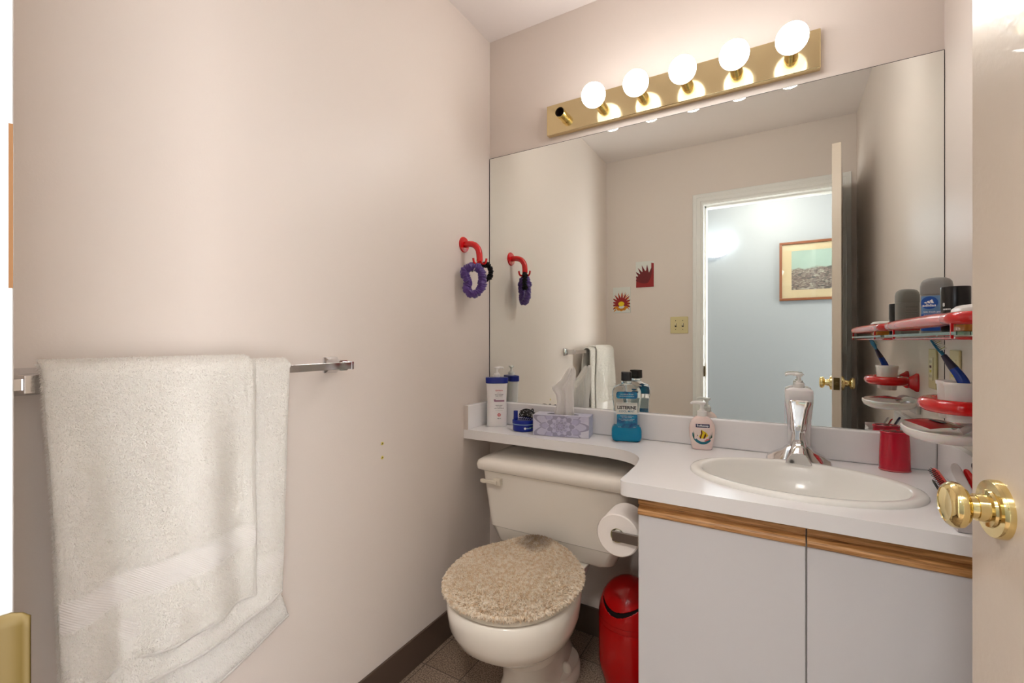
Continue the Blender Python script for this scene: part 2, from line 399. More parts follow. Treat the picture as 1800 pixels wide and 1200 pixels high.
# ================================================================== THE SETTING
XO0, XO1, ZH = -.418, .305, 2.035       # door opening
YW = -.045                              # hall side of the opposite wall
struct('floor', box(-2.0, 1.3, YH-.1, YB+.1, -.05, 0), M['tile'])
struct('ceiling', box(L-.1, R+.1, YW, YB+.1, ZC, ZC+.08), M['ceil'])
struct('wall_left', box(L-.1, L, YO-.02, YB+.1, 0, ZC), M['wall'])
struct('wall_right', box(R, R+.1, YO-.02, YB+.1, 0, ZC), M['wall'])
struct('wall_back', box(L-.1, R+.1, YB, YB+.1, 0, ZC), M['wall'])
struct('wall_front', join(box(L-.1, XO0-.02, YW+.002, YO, 0, ZC), box(XO1+.02, R+.1, YW+.002, YO, 0, ZC), box(XO0-.02, XO1+.02, YW+.002, YO, ZH+.02, ZC)), M['wall'])
struct('ceiling_hall', box(-2.0, 1.3, YH-.1, YW, ZC, ZC+.08), M['ceil'])
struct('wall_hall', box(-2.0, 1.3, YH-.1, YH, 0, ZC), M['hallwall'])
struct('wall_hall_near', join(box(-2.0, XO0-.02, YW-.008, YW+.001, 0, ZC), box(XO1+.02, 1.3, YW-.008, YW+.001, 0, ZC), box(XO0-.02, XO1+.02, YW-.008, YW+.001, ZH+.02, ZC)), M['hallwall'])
# jamb and casing
struct('trim_1', join(box(XO0-.02, XO0, YW-.01, YO+.002, 0, ZH+.02), box(XO1, XO1+.02, YW-.01, YO+.002, 0, ZH+.02), box(XO0-.02, XO1+.02, YW-.01, YO+.002, ZH, ZH+.02),
                      box(XO0, XO0+.012, YW+.02, YO-.042, 0, ZH), box(XO1-.012, XO1, YW+.02, YO-.042, 0, ZH), box(XO0, XO1, YW+.02, YO-.042, ZH-.012, ZH)), M['trim'], bev=.001)
def casing(xi, xo, z1, y0, y1):
    # moulded profile: stepped bead, thick at the outside
    sg = 1 if xo > xi else -1; wd = abs(xo-xi)
    prof = [(0, 0), (0, .5), (.10, .62), (.16, .62), (.18, .5), (.24, .5), (.30, .72), (.55, .86), (.62, .86), (.65, 1), (.95, 1), (1, .9), (1, 0)]
    th = y1-y0
    xl, xr = min(xi, xo), 0
    ring = lambda z, off: [(xi+sg*p*wd, y0+q*th, z+off*p*wd) for p, q in prof]
    return loft([ring(0, 0), ring(z1, 1)])
cas = join(casing(XO0, XO0-.066, ZH+.004, YO, YO+.017), casing(XO1, XO1+.066, ZH+.004, YO, YO+.017))
prof = [(0, 0), (0, .5), (.10, .62), (.16, .62), (.18, .5), (.24, .5), (.30, .72), (.55, .86), (.62, .86), (.65, 1), (.95, 1), (1, .9), (1, 0)]
cas = join(cas, loft([[(XO0-p*.066, YO+q*.017, ZH+.004+p*.066) for p, q in prof], [(XO1+p*.066, YO+q*.017, ZH+.004+p*.066) for p, q in prof]]))
struct('trim_2', cas, M['trim'], sm=25)
# baseboards of dark vinyl
bb = lambda x0, x1, y0, y1: box(x0, x1, y0, y1, 0, .108)
struct('baseboard_left', bb(L, L+.008, YO, YB), M['base'], bev=.003)
struct('baseboard_back', bb(L+.008, -.31, YB-.008, YB), M['base'], bev=.003)
struct('baseboard_front', bb(L+.008, XO0-.066, YO, YO+.008), M['base'], bev=.003)
struct('baseboard_right', bb(R-.008, R, YO+.02, 1.15), M['base'], bev=.003)

# bathroom door, hinged on the right jamb and swung into the room
hx, hy, ex, ey = .296, .093, .2175, .803
dang = math.atan2(ey-hy, ex-hx); dl = math.hypot(ey-hy, ex-hx)
door = bpy.data.objects.new('door_1', None); C.collection.objects.link(door); door.location = (hx, hy, 0); door.rotation_euler = (0, 0, dang)
door['kind'] = 'structure'
obj('door_leaf', box(0, dl, -.035, 0, .012, 2.03), M['doorp'], door, bev=.0015)
def knob_vf():
    rose = lathe([(.0335, 0), (.0335, .006), (.032, .009), (.022, .0095), (.021, .012), (.016, .013), (.0155, .022), (.0135, .0222), (.0125, .0275), (.0145, .0282), (.0165, .029),
                  (.0225, .0318), (.0262, .036), (.0270, .0403), (.0258, .0448), (.0225, .0485), (.0195, .0498), (.0192, .0488), (.012, .0474), (.003, .0472)], 44)
    return rose
kx = dl-.062
kz = .938
for nm, mt in (('door_knob', RX(-PI/2)), ('door_knob', RX(PI/2))):
    yy = 0 if mt == RX(-PI/2) else -.035
    k = obj('door_knob', xf(knob_vf(), T(kx, yy, kz) @ mt), M['brass'], door, sm=30)
obj('latch_plate', join(box(dl-.0005, dl+.0012, -.029, -.006, kz-.028, kz+.028)), M['darkbrass'], door, bev=.0005)
obj('latch_bolt', xf(lathe([(.009, 0), (.009, .006), (.006, .009)], 20), T(dl, -.0175, kz) @ RY(PI/2)), M['darkbrass'], door)
for hz in (.25, 1.02, 1.8):
    obj('hinge', join(xf(lathe([(.006, -.045), (.006, .045)], 14), T(-.006, .004, hz)), box(-.006, .0, -.03, .002, hz-.045, hz+.045)), M['darkbrass'], door)
# strike plate on the left jamb, its lip curling past the casing
sk = thing('strike_plate', 'brass strike plate with curled lip on the white door jamb', 'strike plate', (XO0, .06, .93))
def strike():
    V = []; F = []
    xs = [(-.045, .0008), (.005, .0008), (.02, .0012), (.0265, .0028), (.0310, .0058), (.0338, .0092)]
    n = 9
    for (yy, ox) in xs:
        for j in range(n):
            zz = -.034+.068*j/(n-1)
            ztap = zz*(1 if yy < .028 else (.97 if yy < .0325 else .9)); V.append((ox, yy, ztap))
    for i in range(len(xs)-1):
        for j in range(n-1): F.append((i*n+j, i*n+j+1, (i+1)*n+j+1, (i+1)*n+j))
    return V, F
so = obj('plate', strike(), M['darkbrass'], sk, sm=60)
s2 = so.modifiers.new('s', 'SOLIDIFY'); s2.thickness = .0016; s2.offset = 1
for zz in (.024, -.024):
    obj('screw', xf(lathe([(.0036, 0), (.0034, .0009), (.001, .0006)], 16), T(.0024, .012, zz) @ RY(PI/2)), M['dark'], sk)

# vertical baseboard heater of marks: none

# ================================================================== MIRROR
mr_ = thing('wall_mirror', 'large frameless wall mirror above the white vanity counter', 'mirror', (L, YB, .874))
MW = R-L
obj('mirror_glass', box(.004, MW-.002, -.006, -.0035, 0, 1.052), M['mirror'], mr_, sm=0)
obj('mirror_edge', join(box(.0015, MW-.0005, -.0033, -.0002, -.001, 1.054), box(.0015, .004, -.0062, -.0034, -.001, 1.053), box(MW-.002, MW-.0004, -.0062, -.0034, -.001, 1.053),
                        box(.004, MW-.002, -.0062, -.0034, 1.052, 1.0535), box(.004, MW-.002, -.0062, -.0034, -.0012, 0)), M['dark'], mr_, sm=0)
rnd = random.Random(3)
for cx_, w_ in ((.02, .05), (.31, .045), (.365, .012)):
    pts = [(cx_+w_*k/10, .0005+abs(rnd.gauss(0, .004))*(1 if w_ < .03 else .7)) for k in range(11)]
    pl = [(cx_, 0)]+pts+[(cx_+w_, 0)]
    obj('worn_silvering', ([(x, -.0064, z) for x, z in pl], [tuple(range(len(pl)))]), M['dark'], mr_, sm=0)

# ================================================================== LIGHT BAR
lb = thing('vanity_light_bar', 'polished brass six-socket vanity light bar above the mirror', 'light fixture', (-.341, YB, 2.014))
obj('back_plate', box(-.456, .456, -.026, 0, -.059, .059), M['brassp'], lb, bev=.003, bs=2)
for i in range(6):
    x = -.38+.152*i
    sv = lathe([(.0185, 0), (.0185, .014), (.0175, .0145), (.0175, .0165), (.0195, .017), (.0195, .043), (.0182, .043), (.0182, .012)], 30, True, False)
    so = obj('socket', xf(sv, T(x, -.026, 0) @ RX(PI/2)), M['brass'], lb, sm=35)
    if i == 0:
        obj('socket_insert', xf(join(lathe([(.0181, .010), (.0181, .040), (.0165, .040), (.0165, .012), (.006, .012), (.005, .017), (.0, .018)], 30)), T(x, -.026, 0) @ RX(PI/2)), M['bulboff'], so)
NAMES = ['leftmost globe bulb glowing on the brass light bar, beside the empty socket', 'second glowing globe bulb from the left on the brass light bar',
         'middle one of the five glowing globe bulbs on the brass bar', 'fourth glowing globe bulb from the left on the brass light bar', 'rightmost glowing globe bulb at the end of the brass light bar']
for i in range(1, 6):
    x = -.341-.38+.152*i
    pr = [(.0125, .018), (.013, .040), (.015, .046)]
    r0 = .0425; c0 = .084
    for k in range(1, 19):
        a = math.radians(-66+156*k/18); pr.append((r0*math.cos(a), c0+r0*math.sin(a)))
    b_ = obj('globe_bulb', xf(lathe(pr, 40), RX(PI/2)), M['bulb']); b_.location = (x, YB-.026, 2.017)
    tag(b_, NAMES[i-1], 'light bulb', 'globe bulbs on the brass light bar')

# ================================================================== COUNTER
def arc(cx_, cy_, r_, a0, a1, n=10): return [(cx_+r_*math.cos(math.radians(a0+(a1-a0)*i/n)), cy_+r_*math.sin(math.radians(a0+(a1-a0)*i/n))) for i in range(n+1)]
SX, SY, SW, SD = .044, 1.363, .254, .178
ct = thing('vanity_countertop', 'white laminate countertop with curved banjo shelf over the toilet tank', 'countertop', (0, 0, 0))
XC, YF, YS = -.347, 1.128, 1.472
# outline: front-left corner, up the left edge, s-curve into the shelf
out = [(R, YF)]
out += [(XC+.03, YF)]+arc(XC+.022, YF+.022, .022, 270, 180, 6)
out += bez([(XC, YF+.03, 0), (XC, 1.24, 0), (XC-.004, 1.33, 0), (XC-.022, 1.40, 0), (XC-.07, 1.448, 0), (XC-.14, 1.468, 0), (XC-.22, YS, 0)], 36)[1:]
out = [(p[0], p[1]) for p in out]
out += [(L, YS), (L, YB), (R, YB)]
# plate with elliptical sink cutout: two-strip bridging
def plate_with_hole(outer, cx_, cy_, rx, ry, z0, z1):
    import bmesh
    from mathutils.geometry import tessellate_polygon
    ell = [(cx_+rx*math.cos(2*PI*i/64), cy_+ry*math.sin(2*PI*i/64)) for i in range(64)]
    pts = outer+ell
    tri = tessellate_polygon([[Vector((x, y, 0)) for x, y in outer], [Vector((x, y, 0)) for x, y in reversed(ell)]])
    pts = outer+list(reversed(ell)); n = len(pts); no = len(outer)
    V = [(x, y, z1) for x, y in pts]+[(x, y, z0) for x, y in pts]; F = []
    for t_ in tri: F.append(tuple(t_)); F.append(tuple(n+i for i in reversed(t_)))
    for j in range(no): k = (j+1) % no; F.append((j, k, n+k, n+j))
    ne = 64
    for j in range(ne): k = (j+1) % ne; F.append((no+j, no+k, n+no+k, n+no+j))
    return V, F
def clean(p):
    o = []
    for q in p:
        if not o or math.hypot(q[0]-o[-1][0], q[1]-o[-1][1]) > 1e-4: o.append(q)
    return o
out = clean(out)
obj('worktop', plate_with_hole(out, SX, SY, SW-.02, SD-.02, CT-.036, CT), M['counter'], ct, sm=30, bev=.0155, bs=5)
sp1 = obj('backsplash', join(box(L+.02, R-.018, YB-.021, YB-.0005, CT, .8735)), M['counter'], ct, bev=.006, bs=3)
obj('side_splash', box(L+.0005, L+.02, YS+.002, YB-.0005, CT, .8735), M['counter'], ct, bev=.002)
obj('side_splash', box(R-.018, R-.0005, YF+.012, YB-.0005, CT, .8735), M['counter'], ct, bev=.002)
obj('edge_strip', join(box(L+.0005, L+.021, YS-.0005, YS+.0018, CT-.001, .8735)), M['counteredge'], ct)

# sink basin
sk_ = thing('sink_basin', 'oval white drop-in sink basin in the vanity counter', 'sink', (SX, SY, CT))
def ell(rx, ry, z, dy=0, n=72): return [(rx*math.cos(2*PI*i/n), dy+ry*math.sin(2*PI*i/n), z) for i in range(n)]
rings = [ell(SW, SD, 0), ell(SW, SD, .004), ell(SW-.003, SD-.003, .0085), ell(SW-.012, SD-.012, .011), ell(SW-.026, SD-.024, .0095), ell(SW-.031, SD-.028, .006, -.0),
         ell(SW-.036, SD-.033, -.004), ell(SW-.05, SD-.044, -.03), ell(SW-.075, SD-.062, -.07), ell(SW-.12, SD-.092, -.105), ell(.075, .055, -.124), ell(.025, .022, -.128), ell(.02, .02, -.129)]
obj('basin', loft(rings, False, True), M['sink'], sk_, sm=60)
obj('drain', xf(lathe([(.022, 0), (.022, .002), (.016, .003), (.015, -.001), (.008, .001)], 24), T(0, 0, -.1285)), M['chrome'], sk_)
obj('overflow_hole', xf(lathe([(.007, 0), (.006, .001)], 16), T(0, -SD+.075, -.068) @ RX(-1.1)), M['dark'], sk_)

# ================================================================== VANITY CABINET
cb = thing('vanity_cabinet', 'white two-door vanity cabinet with routed oak pull strips', 'cabinet', (0, 0, 0))
CX0, CX1, CF = -.303, R-.002, 1.155
obj('carcass', join(box(CX0, CX0+.016, CF+.018, YB-.002, .09, CT-.037), box(CX1-.016, CX1, CF+.018, YB-.002, .09, CT-.037), box(CX0+.016, CX1-.016, CF+.02, YB-.002, .09, .106),
                    box(CX0+.016, CX1-.016, CF+.02, CF+.036, CT-.11, CT-.037), box(.047, .063, CF+.02, CF+.03, .106, CT-.11),
                    box(CX0, CX1, CF+.07, CF+.085, 0, .09)), M['cabside'], cb, bev=.0008)
for x0, x1 in ((CX0, .0535), (.0565, CX1)):
    dr = obj('cabinet_door', box(x0, x1, CF, CF+.017, .10, .694), M['cab'], cb, bev=.001)
    # routed oak profile (y, z)
    pf = [(.017, .694), (-.003, .694), (-.006, .697), (-.0065, .703), (-.004, .708), (.003, .712), (.0075, .7145), (.0075, .7185), (-.001, .7195), (-.003, .7215), (-.003, .732), (-.001, .7345), (.017, .7345)]
    ring = lambda x: [(x, CF+a, z) for a, z in pf]
    obj('oak_pull_strip', loft([ring(x0), ring(x1)]), M['oak'], dr, sm=25)

# toilet roll and its holder on the cabinet side
RCX, RCZ, RY0, RY1, RR = CX0-.067, .613, 1.195, 1.295, .0575
hd = thing('toilet_roll_holder', 'chrome toilet roll holder fixed to the vanity cabinet side', 'toilet roll holder', (CX0, 1.245, RCZ))
obj('mount_plate', box(-.007, 0, -.072, .072, -.016, .016), M['chrome'], hd, bev=.002)
for s_ in (-1, 1):
    obj('arm', box(-.078, -.005, s_*.056-.0035+s_*.004, s_*.056+.0035+s_*.004, -.0145, .0115), M['steel'], hd, bev=.0015)
obj('spindle', xf(lathe([(.0085, -.055), (.0085, .055)], 20), T(-.067, 0, .004) @ RX(PI/2)), M['white'], hd)
rl = thing('toilet_roll', 'white toilet paper roll hanging beside the vanity cabinet', 'toilet roll', (RCX, 1.245, RCZ-.004))
def rollvf():
    rin, ro, h = .0195, RR, .05
    rings = []
    for r_, z in ((rin, -h), (ro-.003, -h), (ro, -h+.003), (ro, h-.003), (ro-.003, h), (rin, h), (rin, -h)):
        rings.append([(r_*math.cos(2*PI*i/56), r_*math.sin(2*PI*i/56), z) for i in range(56)])
    return loft(rings, False, False)
obj('paper', xf(rollvf(), RX(PI/2)), M['paper'], rl, sm=40)
obj('cardboard_core', xf(loft([[(r_*math.cos(2*PI*i/40), r_*math.sin(2*PI*i/40), z) for i in range(40)] for r_, z in ((.0194, -.0495), (.0194, .0495), (.0184, .0495), (.0184, -.0495), (.0194, -.0495))], False, False), RX(PI/2)), M['ivory'], rl)
obj('loose_sheet', xf(loft([[((RR+.0006)*math.cos(a), (RR+.0006)*math.sin(a), z) for z in (-.0498, .0498)] for a in [math.radians(150+4*i) for i in range(12)]], False, False, False), RX(PI/2)), M['paper'], rl)

# ================================================================== FAUCET
FX, FY = .054, 1.572
fc = thing('faucet', 'chrome single-lever faucet with flared handle behind the sink', 'faucet', (FX, FY, CT+.0005))
def fbase():
    rings = []
    for x, h, d in ((-.082, .004, .012), (-.078, .013, .022), (-.060, .026, .026), (-.040, .036, .028), (-.030, .046, .029), (-.012, .055, .029), (.012, .055, .029), (.030, .046, .029), (.040, .036, .028), (.060, .026, .026), (.078, .013, .022), (.082, .004, .012)):
        rings.append([(x, -d, 0), (x, -d, h*.25), (x, -d*.6, h*.92), (x, -d*.25, h), (x, d*.25, h), (x, d*.6, h*.9), (x, d, h*.25), (x, d, 0)])
    return loft(rings)
obj('base', fbase(), M['chrome'], fc, sm=25, bev=.0015)
def spout():
    rings = []
    for y, z0, z1, w0, w1 in ((.0, .02, .068, .046, .026), (-.02, .012, .064, .056, .026), (-.035, .008, .056, .062, .028), (-.048, .006, .046, .066, .032), (-.062, .006, .034, .066, .036)):
        rings.append([(-w0/2, y, z0), (w0/2, y, z0), (w1/2, y, z1), (w1*.2, y-.003, z1+.003), (-w1*.2, y-.003, z1+.003), (-w1/2, y, z1)])
    return loft(rings)
spt = obj('spout', spout(), M['chrome'], fc, sm=25, bev=.002)
col = loft([sup(.05, .046, 3, .04, 32), sup(.042, .04, 3, .06, 32), sup(.036, .036, 3, .078, 32), sup(.033, .034, 3, .088, 32)])
obj('column', col, M['chrome'], fc, sm=30)
lev = loft([sup(.036, .034, 3, .088, 32), sup(.044, .032, 3, .098, 32, .001, -.001), sup(.044, .022, 3, .115, 32, .002, .0), sup(.044, .015, 3.5, .135, 32, .003, .003),
            sup(.049, .012, 3.5, .155, 32, .004, .006), sup(.057, .012, 3.5, .168, 32, .006, .010), sup(.056, .011, 3.5, .176, 32, .006, .011), sup(.046, .006, 3, .179, 32, .005, .012)])
lv = obj('lever_handle', lev, M['chrome'], fc, sm=35)
obj('indicator_button', xf(lathe([(.006, 0), (.006, .002), (.004, .003)], 20), T(0, -.018, .1) @ RX(PI/2)), M['white'], lv)

# pump bottle behind the faucet
def pump(parent, z, col, sc=1, ang=0, nozzle=.032, mat=None):
    mt = mat or M['white']
    a = obj('pump_collar', xf(lathe([(.0135*sc, 0), (.0145*sc, .002), (.0145*sc, .014*sc), (.013*sc, .0155*sc), (.009*sc, .016*sc), (.0085*sc, .021*sc)], 28), T(0, 0, z)), col, parent)
    p = join(xf(lathe([(.0048*sc, .018*sc), (.0045*sc, .036*sc)], 16), T(0, 0, z)),
             xf(lathe([(.0075*sc, .034*sc), (.0075*sc, .037*sc), (.0115*sc, .039*sc), (.0125*sc, .042*sc), (.0115*sc, .0445*sc), (.004*sc, .0455*sc)], 24), T(0, 0, z)),
             xf(tube(bez([(0, 0, .0415*sc), (nozzle*.5, 0, .0425*sc), (nozzle*.85, 0, .0415*sc), (nozzle, 0, .037*sc)], 9), lambda t_: (.0055-.0022*t_)*sc, 12), T(0, 0, z) @ RZ(ang)))
    obj('pump_head', p, mt, parent, sm=50)
bt = thing('pump_bottle', 'white translucent pump bottle standing behind the chrome faucet', 'bottle', (.059, 1.617, CT+.0005), 0)
Bd = Body([(0, .052, .036, 3), (.004, .055, .038, 3), (.06, .056, .036, 3), (.12, .062, .036, 3), (.165, .071, .037, 3.2), (.195, .073, .037, 3.6), (.206, .070, .034, 3.6), (.212, .05, .028, 3), (.214, .024, .024, 2)])
obj('bottle_body', Bd.vf, M['lotion'], bt, sm=45)
pump(bt, .214, M['white'], .95, math.radians(168), .036)
obj('side_label', xf(patch(-.010, .010, .10, .165, lambda u, z: (-.0365, u, z)), T(0, 0, 0)), M['inkred'], bt)

# ================================================================== LOTION
x, y = -1.008, 1.598
lo = thing('lotion_bottle', 'white body lotion pump bottle with navy cap in the shelf corner', 'bottle', (x, y, CT+.0005), facing(x, y)+.06)
B = Body([(0, .078, .04, 3), (.003, .082, .043, 3), (.06, .083, .044, 3), (.11, .080, .042, 3), (.165, .086, .044, 3.2), (.178, .089, .046, 3.2)])
obj('bottle_body', B.vf, M['lotion'], lo, sm=45)
obj('cap', loft([sup(.089, .047, 3.4, .1785), sup(.093, .050, 3.4, .180), sup(.094, .050, 3.4, .200), sup(.092, .048, 3.4, .2025), sup(.03, .025, 2, .2035)]), M['navy'], lo, sm=40)
pump(lo, .203, M['white'], .95, .35, .03)
f = B.front
cxl = .008
for s_, z, wd, he, mk, bo in (('lubriderm', .150, .030, .0065, 'inkred', .01), ('sensitive skin', .1395, .018, .0022, 'ink', 0), ('extra strength', .1325, .035, .0045, 'ink', .015), ('body lotion', .1265, .029, .0045, 'ink', .015), ('fragrance free', .119, .030, .0022, 'greydark', 0),
                          ('lotion pour', .088, .029, .0045, 'ink', .015), ('le corps', .082, .020, .0042, 'ink', .015), ('ultra hydratante', .076, .040, .0045, 'ink', .015), ('sans parfum', .0685, .030, .0022, 'greydark', 0), ('480 ml', .034, .014, .004, 'ink', .01)):
    decal('label_lettering', text_vf(s_, wd, he, lambda u, v, z=z: f(u+cxl, z+v), bo), M[mk], lo)
decal('label_stripe', join(patch(cxl-.020, cxl+.022, .103, .110, f), patch(cxl-.022, cxl-.014, .108, .113, f, 4, 3)), M['inkmauve'], lo)
def flower(cu_, cv_, r_, fn, n=6):
    return join(*[disc(cu_+r_*.55*math.cos(2*PI*k/n), cv_+r_*.55*math.sin(2*PI*k/n), r_*.34, r_*.34, fn, 10, 1) for k in range(n)])
decal('flower_mark', flower(cxl, .049, .0085, lambda u, z: f(u, z)), M['coral'], lo)

# ================================================================== BLUE TIN, STICK, HAIR CLAW
tn = thing('cream_tin', 'round blue tin beside the lavender tissue box', 'tin', (-.868, 1.578, CT+.0005))
obj('tin_body', lathe([(.041, 0), (.044, .002), (.044, .027), (.043, .028)], 56), M['bluetin'], tn)
obj('tin_lid', lathe([(.0455, .0275), (.046, .029), (.046, .040), (.044, .0425), (.040, .043), (.039, .042), (.005, .042)], 56), M['bluetin'], tn)
obj('rim_line', lathe([(.0456, .0268), (.0462, .0272), (.0462, .0286), (.0456, .029)], 56, False, False), M['pale'], tn)
ta = facing(-.868, 1.578)
cylf = lambda r_, a0: (lambda u, v: (r_*math.sin(u/r_+a0), -r_*math.cos(u/r_+a0), v))
decal('tin_lettering', join(*[patch(-.014+.0042*k, -.0115+.0042*k, .0108+.0008*(k % 2), .0150+.0006*(k % 3), lambda u, v: cylf(.0445, ta+.45)(u, v), 3, 2) for k in range(6)]), M['pale'], tn)
decal('tin_mark', disc(0, 0, .0045, .0045, lambda u, v: cylf(.0446, ta+.1)(u, v+.0135)), M['prwhite'], tn)
decal('tin_leaf', patch(-.012, .012, .016, .0175, lambda u, v: cylf(.0446, ta+.75)(u, v)), M['green'], tn)
st_ = thing('lip_balm', 'small blue lip balm stick standing on the blue tin', 'lip balm', (-.893, 1.556, CT+.0430))
obj('tube_base', lathe([(.0085, 0), (.009, .001), (.009, .012)], 24), M['bluetin'], st_)
obj('tube_cap', lathe([(.0085, .0121), (.0085, .034), (.0078, .0355), (.003, .036)], 24), M['navy'], st_)
cl = thing('hair_claw', 'black speckled hair claw lying on top of the blue tin', 'hair clip', (-.852, 1.578, CT+.0435))
def claw(sg):
    V = []
    rings = []
    for i in range(13):
        t_ = i/12; x_ = -.030+.062*t_; h_ = .021+.014*math.sin(t_*PI*.9+.4); rr = .008
        rings.append([(x_, sg*(.003+.013*math.sin(a)), .004+h_*(.15+.9*math.cos(a-0.0)) if False else .002+h_*math.cos(a*.9)+.004) for a in [PI/2*k/7 for k in range(8)]])
    return loft(rings, False, False, False)
for sg in (-1, 1):
    o = obj('claw_half', claw(sg), M['black'], cl, sm=60); s3 = o.modifiers.new('s', 'SOLIDIFY'); s3.thickness = .003; s3.offset = 0
    teeth = join(*[tube([(-.026+.0095*k, sg*.015, .006), (-.026+.0095*k, sg*.014, .0022), (-.026+.0095*k, sg*.006, .0012)], lambda t_: .0018-.0008*t_, 8) for k in range(6)])
    obj('claw_teeth', teeth, M['black'], o)
obj('spring', closed_tube([(.022, .008*math.cos(2*PI*k/20), .036+.007*math.sin(2*PI*k/20)) for k in range(20)], .0022, 8), M['black'], cl)
rnd = random.Random(5)
sp_ = []
for k in range(34):
    t_ = rnd.random(); a = rnd.uniform(.4, 1.4); h_ = .021+.014*math.sin(t_*PI*.9+.4); x_ = -.030+.062*t_
    sp_.append(xf(sphere(.0012*rnd.uniform(.6, 1.3), 8, 6), T(x_, -(.0036+.0138*math.sin(a)), .0068+h_*math.cos(a*.9))))
obj('white_speckles', join(*sp_), M['prwhite'], cl)

# ================================================================== TISSUE BOX
tb = thing('tissue_box', 'lavender floral tissue box on the shelf above the tank', 'tissue box', (-.690, 1.5345, CT+.0006), math.radians(11))
bw, bd_, bh = .212, .084, .077     # origin: middle of the front face at floor level
def boxtop():
    from mathutils.geometry import tessellate_polygon
    o_ = [(-bw/2, 0), (bw/2, 0), (bw/2, bd_), (-bw/2, bd_)]
    e_ = [(.062*math.cos(-2*PI*i/36), bd_/2+.017*math.sin(-2*PI*i/36)) for i in range(36)]
    tri = tessellate_polygon([[Vector((a, b2, 0)) for a, b2 in o_], [Vector((a, b2, 0)) for a, b2 in e_]])
    return [(a, b2, bh) for a, b2 in o_+e_], [tuple(t_) for t_ in tri]
o = obj('box_top', boxtop(), M['lavbox'], tb, sm=0)
s4 = o.modifiers.new('s', 'SOLIDIFY'); s4.thickness = .0006
obj('box_sides', join(box(-bw/2, bw/2, 0, .001, 0, bh), box(-bw/2, bw/2, bd_-.001, bd_, 0, bh), box(-bw/2, -bw/2+.001, 0, bd_, 0, bh), box(-bw/2, bw/2, 0, bd_, 0, .001)), M['lavbox'], tb, sm=0)
obj('box_end', box(bw/2-.001, bw/2+.0003, 0, bd_, 0, bh), M['boxside'], tb, sm=0)
obj('inside_tissues', box(-bw/2+.004, bw/2-.004, .004, bd_-.004, .002, bh-.012), M['tissue'], tb, sm=0)
# printed dahlia: overlapping petals clipped to the front panel
def petal_layers():
    out = []
    lay = [(.098, .060, 9, .032, 1, 0), (.072, .047, 9, .026, 0, .35), (.054, .036, 9, .021, 3, 0), (.040, .028, 9, .016, 1, .35), (.029, .021, 9, .012, 2, 0), (.020, .015, 8, .009, 3, .3), (.012, .009, 7, .006, 0, 0)]
    for li, (R1, R0, n_, wd, mi, ph) in enumerate(lay):
        for k in range(n_):
            a = 2*PI*k/n_+ph; ca, sa = math.cos(a), math.sin(a)
            for ps, (sc_, mj, dy_) in enumerate(((1.0, (mi+2) % 4, 0), (.88, mi, -.0001))):
                pts = []
                for q in range(19):
                    b2 = -PI*.5+PI*q/18
                    rr = (R0*.25+(R1-R0*.25)*max(0, math.cos(b2))**.7); ww = wd*.62*math.sin(b2)*(1 if abs(math.sin(b2)) < .99 else .9)
                    rr *= sc_; ww *= sc_
                    px, pz = (rr*ca-ww*sa)*1.12, bh*.5+(rr*sa+ww*ca)
                    pts.append((max(-bw/2+.0008, min(bw/2-.0008, px)), max(.0008, min(bh-.0008, pz))))
                out.append((mj, [(p[0], -.0003-.00012*li+dy_, p[1]) for p in pts]))
    return out
L_ = petal_layers()
V, F, MI = [], [], []
for mj, pts in L_:
    o0 = len(V); V += pts; F.append(tuple(range(o0, o0+len(pts)))); MI.append(mj)
me = bpy.data.meshes.new('printed_flower'); me.from_pydata(V, [], F)
for x_ in M['pet']: me.materials.append(x_)
me.polygons.foreach_set('material_index', MI)
o = bpy.data.objects.new('printed_flower', me); C.collection.objects.link(o); o.parent = tb
# tissue
def prof_at(tab, v):
    for i in range(len(tab)-1):
        if v <= tab[i+1][0] or i == len(tab)-2:
            t_ = (v-tab[i][0])/(tab[i+1][0]-tab[i][0]); t_ = min(1, max(0, t_)); t_ = t_*t_*(3-2*t_) if False else t_
            return [tab[i][k]+(tab[i+1][k]-tab[i][k])*t_ for k in range(1, len(tab[i]))]
def tissue():
    nu, nv = 70, 40; V = []; F = []
    tab = [(0, -.034, .042), (.10, -.036, .044), (.28, -.026, .041), (.45, -.030, .043), (.58, -.045, .046), (.62, -.042, .047), (.68, -.026, .048), (.76, -.008, .050), (.90, .010, .052), (.96, .016, .051), (1, .024, .046)]
    for j in range(nv+1):
        v = j/nv; left, right = prof_at(tab, v)
        for i in range(nu+1):
            u = i/nu
            x_ = left+(right-left)*u
            fold = (.010*math.sin(u*15+1+v*1.6)+.004*math.sin(u*27+2*v+1))*(1-.55*v)+.006*noise.noise(Vector((u*3, v*4, 2)))
            y_ = bd_/2+fold-.006*v
            z_ = bh-.014+v*.190+.003*math.sin(u*9)*v
            V.append((x_, y_, z_))
    for j in range(nv):
        for i in range(nu): a = j*(nu+1)+i; F.append((a, a+1, a+nu+2, a+nu+1))
    return V, F
t1 = obj('tissue_sheet', tissue(), M['tissue'], tb, sm=80)
def tissue2():
    nu, nv = 30, 20; V = []; F = []
    for j in range(nv+1):
        v = j/nv
        for i in range(nu+1):
            u = i/nu
            x_ = -.022+.062*u+.010*v-(.02*(u-.5)*v)
            V.append((x_, bd_/2+.013+.006*math.sin(u*14+2), bh-.012+v*(.10+.045*u)))
    for j in range(nv):
        for i in range(nu): a = j*(nu+1)+i; F.append((a, a+1, a+nu+2, a+nu+1))
    return V, F
obj('tissue_fold', tissue2(), M['tissue'], t1, sm=80)

